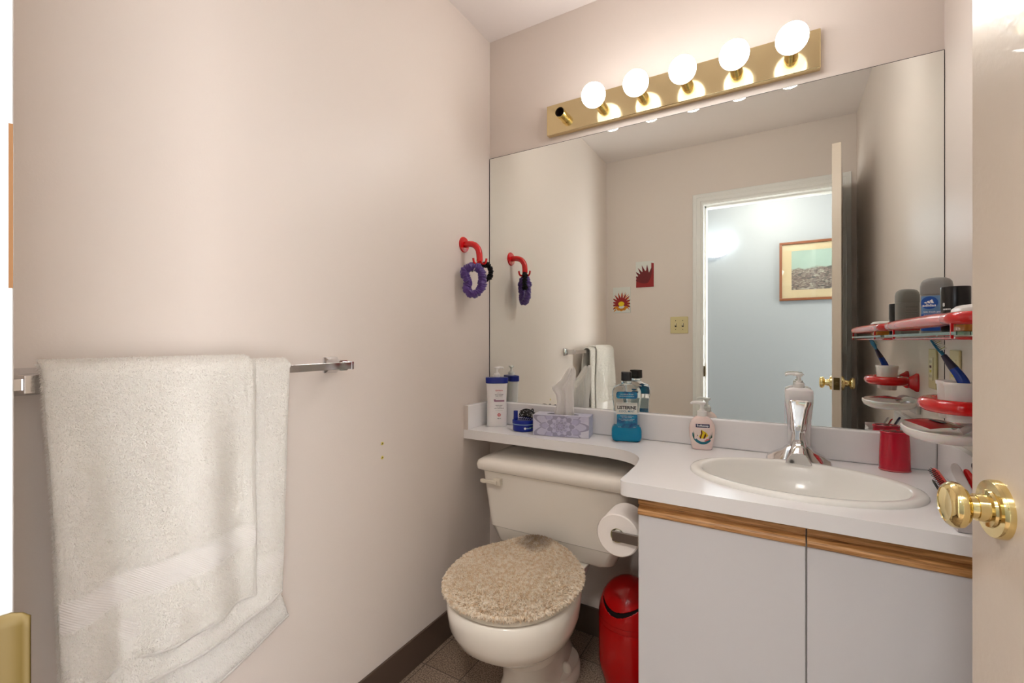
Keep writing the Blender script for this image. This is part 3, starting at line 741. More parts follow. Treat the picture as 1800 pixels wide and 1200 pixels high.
# ================================================================== MOUTHWASH
x, y = -.461, 1.594
mw = thing('mouthwash_bottle', 'clear mouthwash bottle with black cap and blue liquid at the bottom', 'bottle', (x, y, CT+.0005), facing(x, y)+.05)
st = [(0, .085, .048, 4), (.004, .096, .056, 4.5), (.016, .103, .06, 5), (.040, .103, .06, 5), (.050, .098, .057, 5), (.056, .088, .052, 5), (.075, .088, .052, 5), (.120, .090, .053, 5), (.135, .094, .055, 5), (.150, .099, .058, 5), (.178, .099, .058, 5),
      (.190, .088, .052, 4.5), (.198, .060, .042, 3), (.203, .036, .034, 2), (.216, .033, .033, 2)]
MB = Body(st, steps=4)
obj('bottle_body', MB.vf, M['clear'], mw, sm=35)
liq = Body([(.003, .083, .046, 4), (.006, .094, .054, 4.5), (.016, .101, .058, 5), (.040, .101, .058, 5), (.050, .096, .055, 5), (.055, .087, .051, 5)], steps=3)
obj('blue_mouthwash', liq.vf, M['mouthwash'], mw, sm=35)
obj('cap', loft([sup(.036, .036, 6, .214), sup(.037, .037, 6, .216), sup(.036, .036, 6, .243), sup(.034, .034, 6, .245)]), M['black'], mw, sm=30, bev=.0008)
obj('cap_ring', lathe([(.0175, .206), (.0185, .207), (.0185, .212), (.0175, .213)], 30), M['clear'], mw)
ff = lambda u, z: MB.front(u, z, .0012)
fg = lambda u, z: MB.front(u, z, .0017)
def rr_patch(u0, u1, z0, z1, fn, c=.006, steps=8):
    # label outline with cut corners, subdivided columns
    V, F = [], []
    us = [u0, u0+c*.4, u0+c]+[u0+c+(u1-u0-2*c)*k/steps for k in range(1, steps)]+[u1-c, u1-c*.4, u1]
    for u in us:
        d = min(u-u0, u1-u); ins = c-math.sqrt(max(0, c*c-(c-min(d, c))**2))
        for k in range(7): V.append(fn(u, z0+ins+(z1-z0-2*ins)*k/6))
    for i in range(len(us)-1):
        for k in range(6): F.append((i*7+k, (i+1)*7+k, (i+1)*7+k+1, i*7+k+1))
    return V, F
decal('upper_label', rr_patch(-.036, .036, .153, .177, ff, .007), M['lbblue'], mw)
decal('white_label', patch(-.036, .036, .098, .139, ff), M['lbwhite'], mw)
decal('lower_label', rr_patch(-.034, .036, .050, .0978, lambda u, z: (u, min(ff(u, z)[1], -.0290), z), .003), M['lbblue'], mw)
for s_, z, wd, he, mk, bo in (('KILLS GERMS BY MILLIONS', .168, .044, .0028, 'prwhite', .0), ('HELPS REDUCE PLAQUE', .161, .050, .0026, 'prwhite', 0), ('ANTISEPTIC MOUTHWASH  RINSE-BOUCHE', .1345, .064, .0018, 'ink', 0), ('LISTERINE', .1215, .064, .0125, 'ink', .035), ('COOL MINT', .1085, .053, .0075, 'inkteal', .01),
                              ('FRESHENS BREATH', .092, .044, .0028, 'prwhite', 0), ('KILLS BAD GERMS', .087, .034, .0024, 'prwhite', 0), ('FIGHTS PLAQUE AND GINGIVITIS', .081, .052, .0024, 'prwhite', 0), ('ANTISEPTIQUE', .0765, .040, .0024, 'prwhite', 0), ('1 L', .054, .008, .003, 'prwhite', 0), ('1.0 L', .054, .008, .003, 'prwhite', 0)):
    du = -.024 if s_ == '1 L' else (.026 if s_ == '1.0 L' else 0)
    decal('label_lettering', text_vf(s_, wd, he, lambda u, v, z=z, du=du: (u+du, min(fg(u+du, z+v)[1], -.0296) if z < .098 else fg(u+du, z+v)[1], z+v), bo), M[mk], mw)

# ================================================================== HAND SOAP
x, y = -.212, 1.600
hs = thing('hand_soap_bottle', 'pink liquid hand soap pump bottle with a fish picture on the counter', 'bottle', (x, y, CT+.0005), facing(x, y)+.12)
HB = Body([(0, .058, .032, 2.6), (.003, .062, .036, 2.6), (.02, .068, .041, 2.4), (.045, .078, .046, 2.3), (.065, .080, .046, 2.3), (.08, .077, .044, 2.3), (.093, .066, .040, 2.3), (.102, .050, .035, 2.2), (.108, .032, .030, 2)])
obj('bottle_body', HB.vf, M['pink'], hs, sm=50)
pump(hs, .108, M['white'], 1.05, math.radians(178), .034)
hf = lambda u, z: HB.front(u, z, .0007)
hg = lambda u, z: HB.front(u, z, .0011)
decal('name_panel', patch(-.021, .021, .0735, .0845, hf), M['navyprint'], hs)
decal('label_lettering', text_vf('Softsoap', .036, .0085, lambda u, v: hg(u, .079+v), .02), M['prwhite'], hs)
zc_ = .05
def arcband(r0, r1, a0, a1, fn, n=20):
    V = []; F = []
    for k in range(n+1):
        a = math.radians(a0+(a1-a0)*k/n)
        for r_ in (r0, r1): V.append(fn(r_*math.cos(a), zc_+r_*math.sin(a)))
    for k in range(n): F.append((2*k, 2*k+1, 2*k+3, 2*k+2))
    return V, F
decal('picture_sea', join(arcband(.0225, .031, 215, 325, hf), arcband(.028, .031, 170, 216, hf)), M['teal'], hs)
for a, b2, s1 in ((.020, 0, 1), (.023, .004, 1.5), (.026, .006, .5), (.017, -.004, 1), (-.029, .006, .2), (-.028, .002, .6)):
    decal('picture_seaweed', poly([(a, zc_-.016+b2), (a+.003, zc_-.014+b2), (a+.004*s1, zc_+.006+b2)], hg), M['leaf'], hs)
decal('picture_coral', join(*[disc(a, zc_+b2, r_, r_*.8, hg, 10, 1) for a, b2, r_ in ((.013, -.016, .004), (.018, -.014, .003), (.008, -.019, .003))]), M['coral'], hs)
decal('fish_body', poly([(-.012, zc_-.006), (-.004, zc_-.012), (.006, zc_-.011), (.017, zc_-.002), (.010, zc_+.008), (-.003, zc_+.016), (-.006, zc_+.014), (-.006, zc_+.004)], hg), M['yellow'], hs)
h2 = lambda u, z: HB.front(u, z, .0015)
decal('fish_stripes', join(poly([(-.010, zc_-.012), (-.006, zc_-.012), (-.001, zc_+.006), (-.003, zc_+.017), (-.006, zc_+.012), (-.005, zc_+.004)], h2), poly([(.001, zc_-.012), (.005, zc_-.012), (.010, zc_-.002), (.008, zc_+.007), (.005, zc_)], h2),
                            poly([(-.019, zc_-.006), (-.014, zc_-.003), (-.019, zc_+.003), (-.016, zc_-.002)], h2)), M['maroon'], hs)

# ================================================================== CRIMSON TOOTHBRUSH POT
tp = thing('toothbrush_pot', 'crimson plastic toothbrush pot with oval holes on the counter', 'toothbrush holder', (.280, 1.603, CT+.0005), facing(.28, 1.6)+.35)
PB = Body([(0, .066, .050, 2.2), (.002, .069, .052, 2.2), (.05, .068, .051, 2.2), (.101, .063, .047, 2.2)], steps=4)
obj('pot_body', PB.vf, M['redcup'], tp, sm=50)
obj('pot_lid', loft([sup(.064, .048, 2.2, .1012), sup(.066, .050, 2.2, .1025), sup(.066, .050, 2.2, .1055), sup(.063, .047, 2.2, .107), sup(.059, .043, 2.2, .1065)]), M['redcup'], tp, sm=40)
obj('pot_holes', join(*[xf(lathe([(.0075, 0), (.007, .0006)], 20), T(a, b2, .1068)) for a, b2 in ((-.019, 0), (.019, 0), (0, .011), (0, -.011))]), M['maroon'], tp)
obj('base_line', loft([sup(.0695, .0525, 2.2, .001), sup(.0705, .0535, 2.2, .0015), sup(.0705, .0535, 2.2, .0035), sup(.0695, .0525, 2.2, .004)], False, False), M['coral'], tp)

# ================================================================== RIGHT WALL: SHELF
sh = thing('red_rail_shelf', 'glass wall shelf with a thick red rail above the cup holder', 'shelf', (R, 0, 0))
GX = -.124; GZ = 1.150; SY0, SY1 = 1.05, 1.625; RZ_ = 1.1735
obj('glass_plate', box(GX-.008, -.006, SY0-.008, SY1+.008, GZ-.006, GZ), M['glass'], sh, sm=0)
obj('glass_front_edge', box(GX-.0095, GX-.0078, SY0-.008, SY1+.008, GZ-.006, GZ), M['glassedge'], sh, sm=0)
def fil(pts, r_=.03, n=8):
    out_ = [Vector(pts[0])]
    for i in range(1, len(pts)-1):
        p0, p1, p2 = map(Vector, pts[i-1:i+2]); a = p1+(p0-p1).normalized()*r_; b2 = p1+(p2-p1).normalized()*r_
        for k in range(n+1):
            t_ = k/n; out_.append(a*(1-t_)**2+p1*2*t_*(1-t_)+b2*t_*t_)
    out_.append(Vector(pts[-1])); return [tuple(p) for p in out_]
GXR = GX-.004
obj('end_arm', tube(fil([(0, SY0, RZ_), (GXR, SY0, RZ_), (GXR, SY0+.06, RZ_)], .035), .0115, 20), M['red'], sh, sm=60)
obj('end_arm', tube(fil([(0, SY1, RZ_), (GXR, SY1, RZ_), (GXR, SY1-.07, RZ_)], .035), .0115, 20), M['red'], sh, sm=60)
obj('front_rail', tube([(GXR, SY0+.06+(SY1-.13-SY0)*k/8, RZ_) for k in range(9)], lambda t_: .0132 if .02 < t_ < .98 else .0112, 20), M['redpink'], sh, sm=60)
obj('lower_bar', tube(fil([(0, SY0+.02, GZ-.0112), (GX+.004, SY0+.02, GZ-.011), (GX+.004, SY1-.02, GZ-.011), (0, SY1-.02, GZ-.011)], .02), .003, 12), M['red'], sh, sm=60)
for yy in (SY0+.02, SY1-.10):
    obj('bracket', box(GX-.0098, GX-.0055, yy-.0025, yy+.0025, GZ-.012, RZ_), M['red'], sh, bev=.001)
for yy in (SY0, SY1):
    obj('wall_flange', xf(lathe([(.021, 0), (.021, .004), (.017, .008), (.0125, .010)], 30), T(0, yy, RZ_) @ RY(-PI/2)), M['red'], sh)

# deodorant (sky blue label)
GT = GZ+.0008
x, y = .345, 1.512
ad = thing('deodorant_stick', 'grey deodorant stick with blue three-stripe label on the glass shelf', 'deodorant', (x, y, GT), facing(x, y)-.2)
DB = Body([(0, .054, .030, 3), (.003, .058, .034, 3), (.012, .060, .035, 3), (.098, .060, .035, 3)], steps=4)
obj('body', DB.vf, M['greydeo'], ad, sm=45)
obj('cap', loft([sup(.0605, .0355, 3, .0985), sup(.061, .036, 3, .0995), sup(.061, .036, 3, .120), sup(.058, .034, 2.8, .130), sup(.050, .030, 2.6, .136), sup(.036, .022, 2.4, .1395), sup(.015, .01, 2, .141)]), M['greydeo'], ad, sm=45)
df = lambda u, z: DB.front(u, z, .0006); dg = lambda u, z: DB.front(u, z, .001); dh = lambda u, z: DB.front(u, z, .0014)
decal('blue_label', patch(-.026, .026, .008, .095, df), M['adiblue'], ad)
decal('logo_oval', disc(-.0095, .078, .0168, .0158, dg), M['adideep'], ad)
tri_ = []
for k, (x0, h_) in enumerate(((-.0195, .0045), (-.0135, .008), (-.0075, .0115))):
    tri_.append(poly([(x0, .071), (x0+.0065, .071), (x0+.0065-.001, .071+.001), (x0-.001+.0015-h_*.0, .071+h_*.5)], dh) if False else poly([(x0-h_*.12, .0765+h_*.55), (x0+.0036-h_*.02, .0765+h_*.85), (x0+.0070, .0765), (x0+.0026, .0765)], dh))
decal('logo_bars', join(*tri_), M['prwhite'], ad)
decal('logo_lettering', text_vf('adidas', .0265, .0066, lambda u, v: dh(u-.0098, .0715+v), .03), M['prwhite'], ad)
decal('label_lettering', text_vf('24h fresh power', .042, .005, lambda u, v: dh(u, .0545+v), .02), M['prwhite'], ad)
decal('label_lettering', text_vf('DEODORANT', .040, .004, lambda u, v: dh(u, .0465+v), .01), M['prwhite'], ad)
decal('label_base', patch(-.026, .026, .008, .0500, lambda u, z: DB.front(u, z, .0008)), M['adideep'], ad)
bk = lambda u, z: tuple((-p if i < 2 else p) for i, p in enumerate(DB.front(u, z, .0008)))
decal('back_lettering', join(*[text_vf(s_, w_, .0032, lambda u, v, z=z: bk(u, z+v), 0) for s_, w_, z in (('DEODORANT STICK', .034, .085), ('apply to underarms', .030, .075), ('keep away from heat', .034, .068), ('for external use only', .032, .061), ('store in a cool place', .030, .054), ('net wt 76 g', .020, .044))]), M['greydark'], ad)
# black topped can
x, y = .348, 1.384
sc = thing('spray_can', 'black capped spray can in front of the grey deodorant stick', 'spray can', (x, y, GT), facing(x, y)-.5)
obj('can_body', lathe([(.022, 0), (.0245, .002), (.0245, .050), (.0240, .052)], 40), M['black'], sc)
obj('can_cap', lathe([(.0240, .0525), (.0252, .053), (.0252, .103), (.0245, .1045), (.0235, .1035), (.005, .1035)], 40), M['black'], sc)
decal('can_lettering', join(text_vf('8', .005, .008, lambda u, v: cylf(.0254, -.35)(u, v+.0645), .02), join(*[patch(-.009+.0032*k, -.0068+.0032*k, .0525, .0555, lambda u, v: cylf(.0254, -.05)(u, v), 3, 2) for k in range(5)])), M['prwhite'], sc)
# white lidded amber soap box
sb = thing('soap_case', 'amber travel soap case with a white lid at the shelf end', 'soap case', (.338, 1.205, GT), 0)
obj('case_base', loft([sup(.06, .09, 4, 0), sup(.068, .10, 4, .003), sup(.07, .102, 4, .030)]), M['amber'], sb, sm=40)
obj('case_lid', loft([sup(.072, .104, 4, .0302), sup(.073, .105, 4, .034), sup(.070, .102, 4, .046), sup(.058, .088, 3.5, .052), sup(.03, .05, 3, .054)]), M['white'], sb, sm=40)

# ================================================================== CUP HOLDER
ch = thing('red_cup_holder', 'thick red oval ring holder fixed to the wall with white cups', 'cup holder', (R, 1.305, .998))
ring = [(-.066+.048*math.cos(2*PI*k/48), .071*math.sin(2*PI*k/48), 0) for k in range(48)]
obj('ring', closed_tube(ring, .0145, 18), M['red'], ch, sm=60)
for q_ in (-.045, .085):
    obj('wall_plate', xf(loft([sup(.060, .030, 2.4, 0, 36), sup(.060, .030, 2.4, .006, 36), sup(.050, .024, 2.4, .012, 36), sup(.034, .020, 2.2, .024, 36)]), T(0, q_, 0) @ RY(-PI/2)), M['red'], ch, sm=45)
def cup(loc, label):
    c = thing('tooth_cup', label, 'cup', loc, 0, 'white cups in the red ring')
    pr = [(.026, 0), (.0285, .002), (.0335, .112), (.0352, .1055), (.0355, .1155), (.0345, .117), (.0328, .116), (.0276, .004), (.005, .003)]
    obj('cup_wall', lathe([(r_*.76, z*.70) for r_, z in pr], 44), M['cupwhite'], c, sm=40)
    return c
cup((R-.066, 1.3325, .966), 'white plastic cup in the red ring, the one nearer the mirror')
cup((R-.066, 1.2785, .966), 'white plastic cup in the red ring, holding the blue toothbrush')
def brush(name, label, p0, p1, pm, mh, mg, mhead, face, base=None):
    b_ = thing(name, label, 'toothbrush', p0)
    rel = lambda p: tuple(Vector(p)-Vector(p0))
    P0, P1, PM = Vector(rel(p0)), Vector(rel(p1)), Vector(rel(pm))
    pth = bez([tuple(P0), tuple(P0.lerp(PM, .6)), tuple(PM), tuple(PM.lerp(P1, .5)), tuple(P1)], 32)
    n = len(pth); h1 = int(n*.64)
    obj('handle', tube(pth[:h1+1], lambda t_: .0065+.0036*math.sin(t_*PI*.8)**2, 14), mh, b_)
    obj('grip', tube(pth[h1:int(n*.82)], lambda t_: .0082-.0034*t_, 14), mg, b_)
    hd_ = pth[int(n*.80):]
    a = Vector(hd_[0]); z = Vector(hd_[-1]); ax = (z-a).normalized(); fv = Vector(face); fv = (fv-ax*fv.dot(ax)).normalized(); sd = ax.cross(fv)
    mt = Matrix((( sd.x, fv.x, ax.x, a.x), (sd.y, fv.y, ax.y, a.y), (sd.z, fv.z, ax.z, a.z), (0, 0, 0, 1)))
    ln = (z-a).length+.004
    head = loft([sup(w_, .005, 2.6, q*ln, 20) for q, w_ in ((0, .008), (.15, .011), (.3, .0155), (.6, .0175), (.85, .015), (.97, .010), (1, .004))])
    ho = obj('brush_head', xf(head, mt), mhead, b_)
    V1 = []; V2 = []
    rnd = random.Random(2)
    for i in range(9):
        for j in range(5):
            q = ln*(.26+.68*i/8); u = (-.0045+.00225*j); tip = .0105+.0015*math.sin(i*1.7+j)
            t_ = xf(lathe([(.0009, .002), (.0009, tip), (.0006, tip+.0006)], 6), mt @ T(u, 0, q) @ RX(-PI/2))
            (V2 if (i % 4 == 1 and j in (1, 2, 3)) else V1).append(t_)
    obj('bristles', join(*V1), M['bristle'], ho); obj('lime_bristles', join(*V2), M['bristley'], ho)
brush('toothbrush', 'blue and purple toothbrush leaning out of the white cup', (.334, 1.284, .974), (.2885, 1.294, 1.136), (.3305, 1.268, 1.050), M['brushblue'], M['brushdark'], M['brushteal'], (.8, -.6, 0))

# ================================================================== SOAP DISH
sd_ = thing('white_soap_dish', 'frosted white oval soap dish fixed to the wall below the cups', 'soap dish', (R, 1.375, .916))
def dish():
    st_ = [(.05, .06, -.004), (.105, .15, -.004), (.128, .19, .002), (.138, .205, .012), (.138, .205, .019), (.132, .198, .021), (.126, .192, .016), (.11, .165, .006), (.05, .06, .002)]
    return loft([sup(a, b2, 2.3, z, 56, -.073, 0) for a, b2, z in st_])
obj('dish', dish(), M['soapdish'], sd_, sm=50)
obj('wall_mount', join(box(-.012, 0, -.045, .045, -.018, .03), xf(tube(bez([(-.004, 0, .02), (-.03, 0, .03), (-.05, .0, .018)], 8), .007, 12), T(0, .03, 0)), xf(tube(bez([(-.004, 0, .02), (-.03, 0, .03), (-.05, .0, .018)], 8), .007, 12), T(0, -.03, 0))), M['soapdish'], sd_, bev=.003)
pk = thing('red_packet', 'small red printed packet lying in the white soap dish', 'packet', (R-.078, 1.385, .933), math.radians(20))
def pkt():
    V, F = [], []; nu, nv = 12, 8
    for s_ in (1, -1):
        o_ = len(V)
        for j in range(nv+1):
            for i in range(nu+1):
                u, v = i/nu, j/nv; V.append((-.043+.086*v, -.045+.09*u, .006+.006*u+s_*.004*math.sin(PI*u)**.5*math.sin(PI*v)**.5+.004*math.sin(v*3)))
        for j in range(nv):
            for i in range(nu):
                a = o_+j*(nu+1)+i; F.append((a, a+1, a+nu+2, a+nu+1))
    return V, F
obj('packet_foil', pkt(), M['packet'], pk, sm=70)
decal('packet_lettering', join(*[patch(-.014+.0045*k, -.0108+.0045*k, -.003, .003, lambda u, v: (v, u, .0186+.0667*u), 2, 2) for k in range(7)]), M['packetprint'], pk)
obj('packet_oval', disc(0, 0, .011, .021, lambda u, v: (u, v, .0180+.0667*v)), M['greydark'], pk, sm=0)

# ================================================================== OUTLET + COMBS
ot = thing('wall_outlet', 'ivory outlet plate on the right wall beside the mirror', 'outlet', (R, 1.563, 1.052))
obj('cover_plate', box(-.006, 0, -.036, .036, -.058, .058), M['ivory'], ot, bev=.003)
obj('receptacle', box(-.0085, -.004, -.0165, .0165, -.033, .033), M['ivory2'], ot, bev=.001)
obj('test_button', join(box(-.0098, -.008, -.008, .008, .003, .010)), M['maroon'], ot, bev=.0006)
obj('reset_button', join(box(-.0098, -.008, -.008, .008, -.010, -.003)), M['anchor'], ot, bev=.0006)
for a in (-.006, .006):
    for b2 in (.021, -.021): obj('slot', box(-.0088, -.0083, a-.001, a+.001, b2-.004, b2+.004), M['dark'], ot)

cd = thing('comb_caddy', 'small pale tray of combs on the counter behind the door knob', 'tray', (.333, 1.185, CT+.001))
obj('caddy_wall', join(box(-.042, .042, -.04, -.037, 0, .045), box(-.042, .042, .037, .04, 0, .030), box(-.042, -.039, -.037, .037, 0, .035), box(.039, .042, -.037, .037, 0, .035), box(-.039, .039, -.037, .037, 0, .002)), M['combgrey'], cd)
def stick(name, label, cat, p0, p1, w_, th, mat, kind):
    p0 = Vector(p0); p1 = Vector(p1); ax = (p1-p0).normalized(); ln = (p1-p0).length
    fv = Vector((-.5, -.85, .15)); fv = (fv-ax*fv.dot(ax)).normalized(); sd = ax.cross(fv)
    b_ = thing(name, label, cat, tuple(p0))
    mt = Matrix(((sd.x, fv.x, ax.x, 0), (sd.y, fv.y, ax.y, 0), (sd.z, fv.z, ax.z, 0), (0, 0, 0, 1)))
    hl = loft([sup(a*w_, th, 3, q*ln, 20) for q, a in ((0, .5), (.1, .8), (.35, .7), (.5, 1), (.9, 1), (.97, .8), (1, .4))])
    obj('handle' if kind else 'comb_body', xf(hl, mt), mat, b_)
    if kind == 'bristle':
        obj('bristles', join(*[xf(lathe([(.0011, 0), (.0007, .014)], 6), mt @ T(u, 0, ln*(.52+.4*i/7)) @ RX(-PI/2)) for i in range(8) for u in (-.004, 0, .004)]), M['black'], b_)
    elif kind == 'teeth':
        obj('teeth', join(*[xf(box(-.014, -.001, -.0008, .0008, -.0008, .0008), mt @ T(w_*.9, 0, ln*(.5+.45*i/16)) @ RZ(0)) for i in range(17)]), mat, b_)
    return b_
stick('hair_brush', 'red slim hair brush with black bristles, tip beside the basin rim', 'hair brush', (.314, 1.165, .795), (.308, 1.372, .842), .016, .005, M['redpink'], 'bristle')
stick('flat_comb', 'pale grey flat comb leaning between the red brush and red comb', 'comb', (.331, 1.165, .797), (.329, 1.322, .868), .018, .004, M['combgrey'], 'plain')
stick('red_comb', 'bright red comb leaning next to the pale grey comb', 'comb', (.347, 1.165, .797), (.3435, 1.305, .862), .014, .004, M['red'], 'plain')
stick('navy_comb', 'dark navy comb handle leaning nearest the right wall', 'comb', (.363, 1.165, .797), (.361, 1.325, .872), .013, .006, M['combnavy'], 'plain')
stick('tweezers', 'small black pointed tool poking out by the basin rim', 'tweezers', (.3005, 1.175, .789), (.2985, 1.335, .826), .005, .003, M['black'], 'plain')

# ================================================================== LEFT WALL: RED HOOK AND SCRUNCHIES
hk = thing('red_wall_hook', 'red curved tube hook on the left wall with three prongs', 'hook', (L, 1.472, 1.519))
obj('wall_flange', xf(lathe([(.0315, 0), (.0315, .003), (.029, .006), (.014, .007)], 36), RY(PI/2)), M['red'], hk)
hkp = bez([(0, 0, 0), (.03, 0, 0), (.055, 0, -.008), (.072, 0, -.028), (.077, 0, -.055), (.077, 0, -.074)], 30)
obj('hook_tube', tube(hkp, .0125, 20), M['red'], hk, sm=60)
for a in (90, 210, 330):
    ca, sa = math.cos(math.radians(a+40)), math.sin(math.radians(a+40))
    obj('prong', tube(bez([(.077, 0, -.072), (.077+ca*.014, sa*.014, -.084), (.077+ca*.026, sa*.026, -.080), (.077+ca*.030, sa*.030, -.064)], 14), .0042, 12), M['red'], hk)
def scrunchie(label, loc, pts, rad, mat, amp, fr, seed, pl=.35):
    path = bez(pts+[pts[0]], 220)[:-1]; fr = fr*90/220
    N = len(path)
    P3 = [Vector(p) for p in path]; cen = sum(P3, Vector())/N; V, F = [], []; n = 28
    for i, p in enumerate(P3):
        tg = (P3[(i+1) % N]-P3[i-1]).normalized(); up = p-cen; up = (up-tg*up.dot(tg)).normalized(); sd = tg.cross(up)
        for j in range(n):
            a = 2*PI*j/n
            r_ = rad*(1+amp*math.sin(i*fr+seed)*(.6+.4*math.cos(a*2))+amp*.6*math.sin(i*fr*.47+a*2+seed*2)+amp*.35*math.sin(a*3+i*fr*1.3))*(1.0 if math.sin(a) > 0 else .62)*(1+pl*noise.noise(Vector((i*.30, math.sin(a)*1.1+seed, math.cos(a)*1.1))))
            V.append(tuple(p+(up*math.sin(a)+sd*math.cos(a)*.8)*r_))
    for i in range(N):
        for j in range(n):
            k = (j+1) % n; F.append((i*n+j, ((i+1) % N)*n+j, ((i+1) % N)*n+k, i*n+k))
    o = obj('scrunchie', (V, F), mat, None, sm=80); o.location = loc
    return o
hz = 1.519
# local frame: x away from wall, plane of loop roughly facing the camera
def lp(loc, rot, pts): return [tuple(Matrix.Rotation(rot, 3, 'Z') @ Vector((a, 0, b2))) for a, b2 in pts]
o = scrunchie('p', (L+.060, 1.449, hz-.122), lp(0, .6, [(-.004, .022), (-.026, .008), (-.020, -.018), (-.013, -.036), (-.018, -.060), (.003, -.078), (.028, -.058), (.034, -.028), (.032, .0), (.018, .018)]), .0200, M['purple'], .12, .55, 1, .30)
tag(o, 'purple satin scrunchie hanging in a loop from the red hook', 'scrunchie')
o = scrunchie('k', (L+.090, 1.497, hz-.105), lp(0, 1.1, [(0, .020), (-.016, .010), (-.020, -.010), (-.008, -.032), (.010, -.030), (.020, -.010), (.014, .012)]), .0125, M['blackcloth'], .24, .95, 2)
tag(o, 'black ruffled scrunchie hanging behind the purple one on the hook', 'scrunchie')
et = closed_tube([(.012*math.cos(2*PI*k/24), .004*math.sin(4*PI*k/24), .016*math.sin(2*PI*k/24)) for k in range(24)], .0018, 8)
o = obj('hair_elastic', et, M['combgrey']); o.location = (L+.062, 1.446, hz-.100)
tag(o, 'thin pale hair elastic hanging on the red hook prong', 'hair elastic')

# wall anchors left over in the left wall
for z_, lb_ in ((.806, 'upper yellow screw anchor in the left wall above the baseboard'), (.761, 'lower yellow screw anchor in the left wall, under the other one')):
    a_ = thing('wall_anchor', lb_, 'wall anchor', (L, 1.037, z_), 0, 'yellow anchors in the left wall')
    obj('collar', xf(lathe([(.0055, 0), (.005, .0012), (.003, .0012)], 18), RY(PI/2)), M['anchor'], a_)
    obj('hole', xf(lathe([(.0022, .0011), (.002, .0016)], 12), RY(PI/2)), M['dark'], a_)

# ================================================================== TOWEL BAR
BX, BZ = L+.068, 1.066
tr = thing('towel_bar', 'square chrome towel bar fixed to the left wall', 'towel bar', (L, .54, BZ))
obj('bar', box(.068-.008, .068+.008, -.335, .312, -.0095, .0095), M['chrome'], tr, bev=.0012)
for yy in (-.302, .300):
    po = obj('post', join(loft([sup(.046, .046, 9, 0, 32), sup(.046, .046, 9, .006, 32), sup(.034, .034, 9, .016, 32), sup(.028, .028, 9, .03, 32), sup(.028, .028, 9, .058, 32)])), M['chrome'], tr, sm=25)
    for v in po.data.vertices: v.co = Vector((v.co.z, v.co.x+yy, v.co.y))
    obj('end_block', box(.068-.014, .068+.014, yy-.016 if yy < 0 else yy-.016, yy+.016, -.015, .015), M['chrome'], tr, bev=.002) if yy < 0 else None
obj('end_cap', box(.068-.0095, .068+.0095, .312, .319, -.011, .011), M['chrome'], tr, bev=.001)

# ================================================================== TOWEL
tw = thing('white_towel', 'white terry towel folded over the chrome towel bar', 'towel', (0, 0, 0))
def strip(y0f, y1f, zf, zb, rad, xf_, xb, ph, amp):
    """path from back bottom, over bar, to front bottom; returns f(u,s)"""
    def fn(u, s):
        # s in 0..1: 0 back bottom, .35 back top, .45 front top, 1 front bottom
        if s < .32:
            t_ = s/.32; z = zb(u)+(BZ-zb(u))*t_; x = xb+.004*math.sin(u*9+ph)*(1-t_); front = 0
            x = x+(BX-rad-xb)*t_**4
        elif s < .42:
            a = PI*(s-.32)/.10; x = BX-rad*math.cos(a); z = BZ+rad*math.sin(a)*.85+.004; front = 0
        else:
            t_ = (s-.42)/.58; zz = zf(u); z = BZ+.004*(1-t_)+(zz-BZ)*t_
            f_ = min(1, t_*2.5)
            x = BX+rad+(xf_-BX-rad)*min(1, t_*3)+amp*f_*(math.sin(u*11+ph+t_*.9)+.6*math.sin(u*19+2*ph-t_*1.7)+.35*noise.noise(Vector((u*6, t_*5, ph))))
            front = 1
        zfr = (BZ-z)/.5
        fb = min(1, max(0, (s-.26)/.12)); fb = fb*fb*(3-2*fb)
        ya = y0f(zfr, front)*fb+.305*(1-fb)
        y = ya+(y1f(zfr, front)-ya)*u
        return (x, y, z)
    return fn
# outer fold (front)
zf2 = lambda u: .553+.022*u+.004*math.sin(u*7)
outer = strip(lambda q, f_: .239+.020*max(0, q), lambda q, f_: .566+.006*max(0, q), zf2, lambda u: .60, .034, -.984, L+.016, .6, .0125)
inner = strip(lambda q, f_: .262, lambda q, f_: .655-.020*max(0, q) if f_ else .659-.002*q+(.034*max(0, (q-1.0)/.2)), lambda u: .525-.018*math.sin(u*PI)+.030*max(0, u-.75)/.25, lambda u: .378+.020*u+.048*max(0, u-.55)/.45, .022, -.998, L+.030, 2.2, .006)
def grid(fn, nu, ns, u0=0, u1=1, s0=0, s1=1):
    V = [fn(u0+(u1-u0)*i/nu, s0+(s1-s0)*j/ns) for j in range(ns+1) for i in range(nu+1)]
    return V, [(j*(nu+1)+i, j*(nu+1)+i+1, (j+1)*(nu+1)+i+1, (j+1)*(nu+1)+i) for j in range(ns) for i in range(nu)]
def bs_of(zt, u, fn):   # s for a given z on the front run
    lo_, hi_ = .42, 1.0
    for _ in range(30):
        md = (lo_+hi_)/2
        if fn(u, md)[2] > zt: lo_ = md
        else: hi_ = md
    return lo_
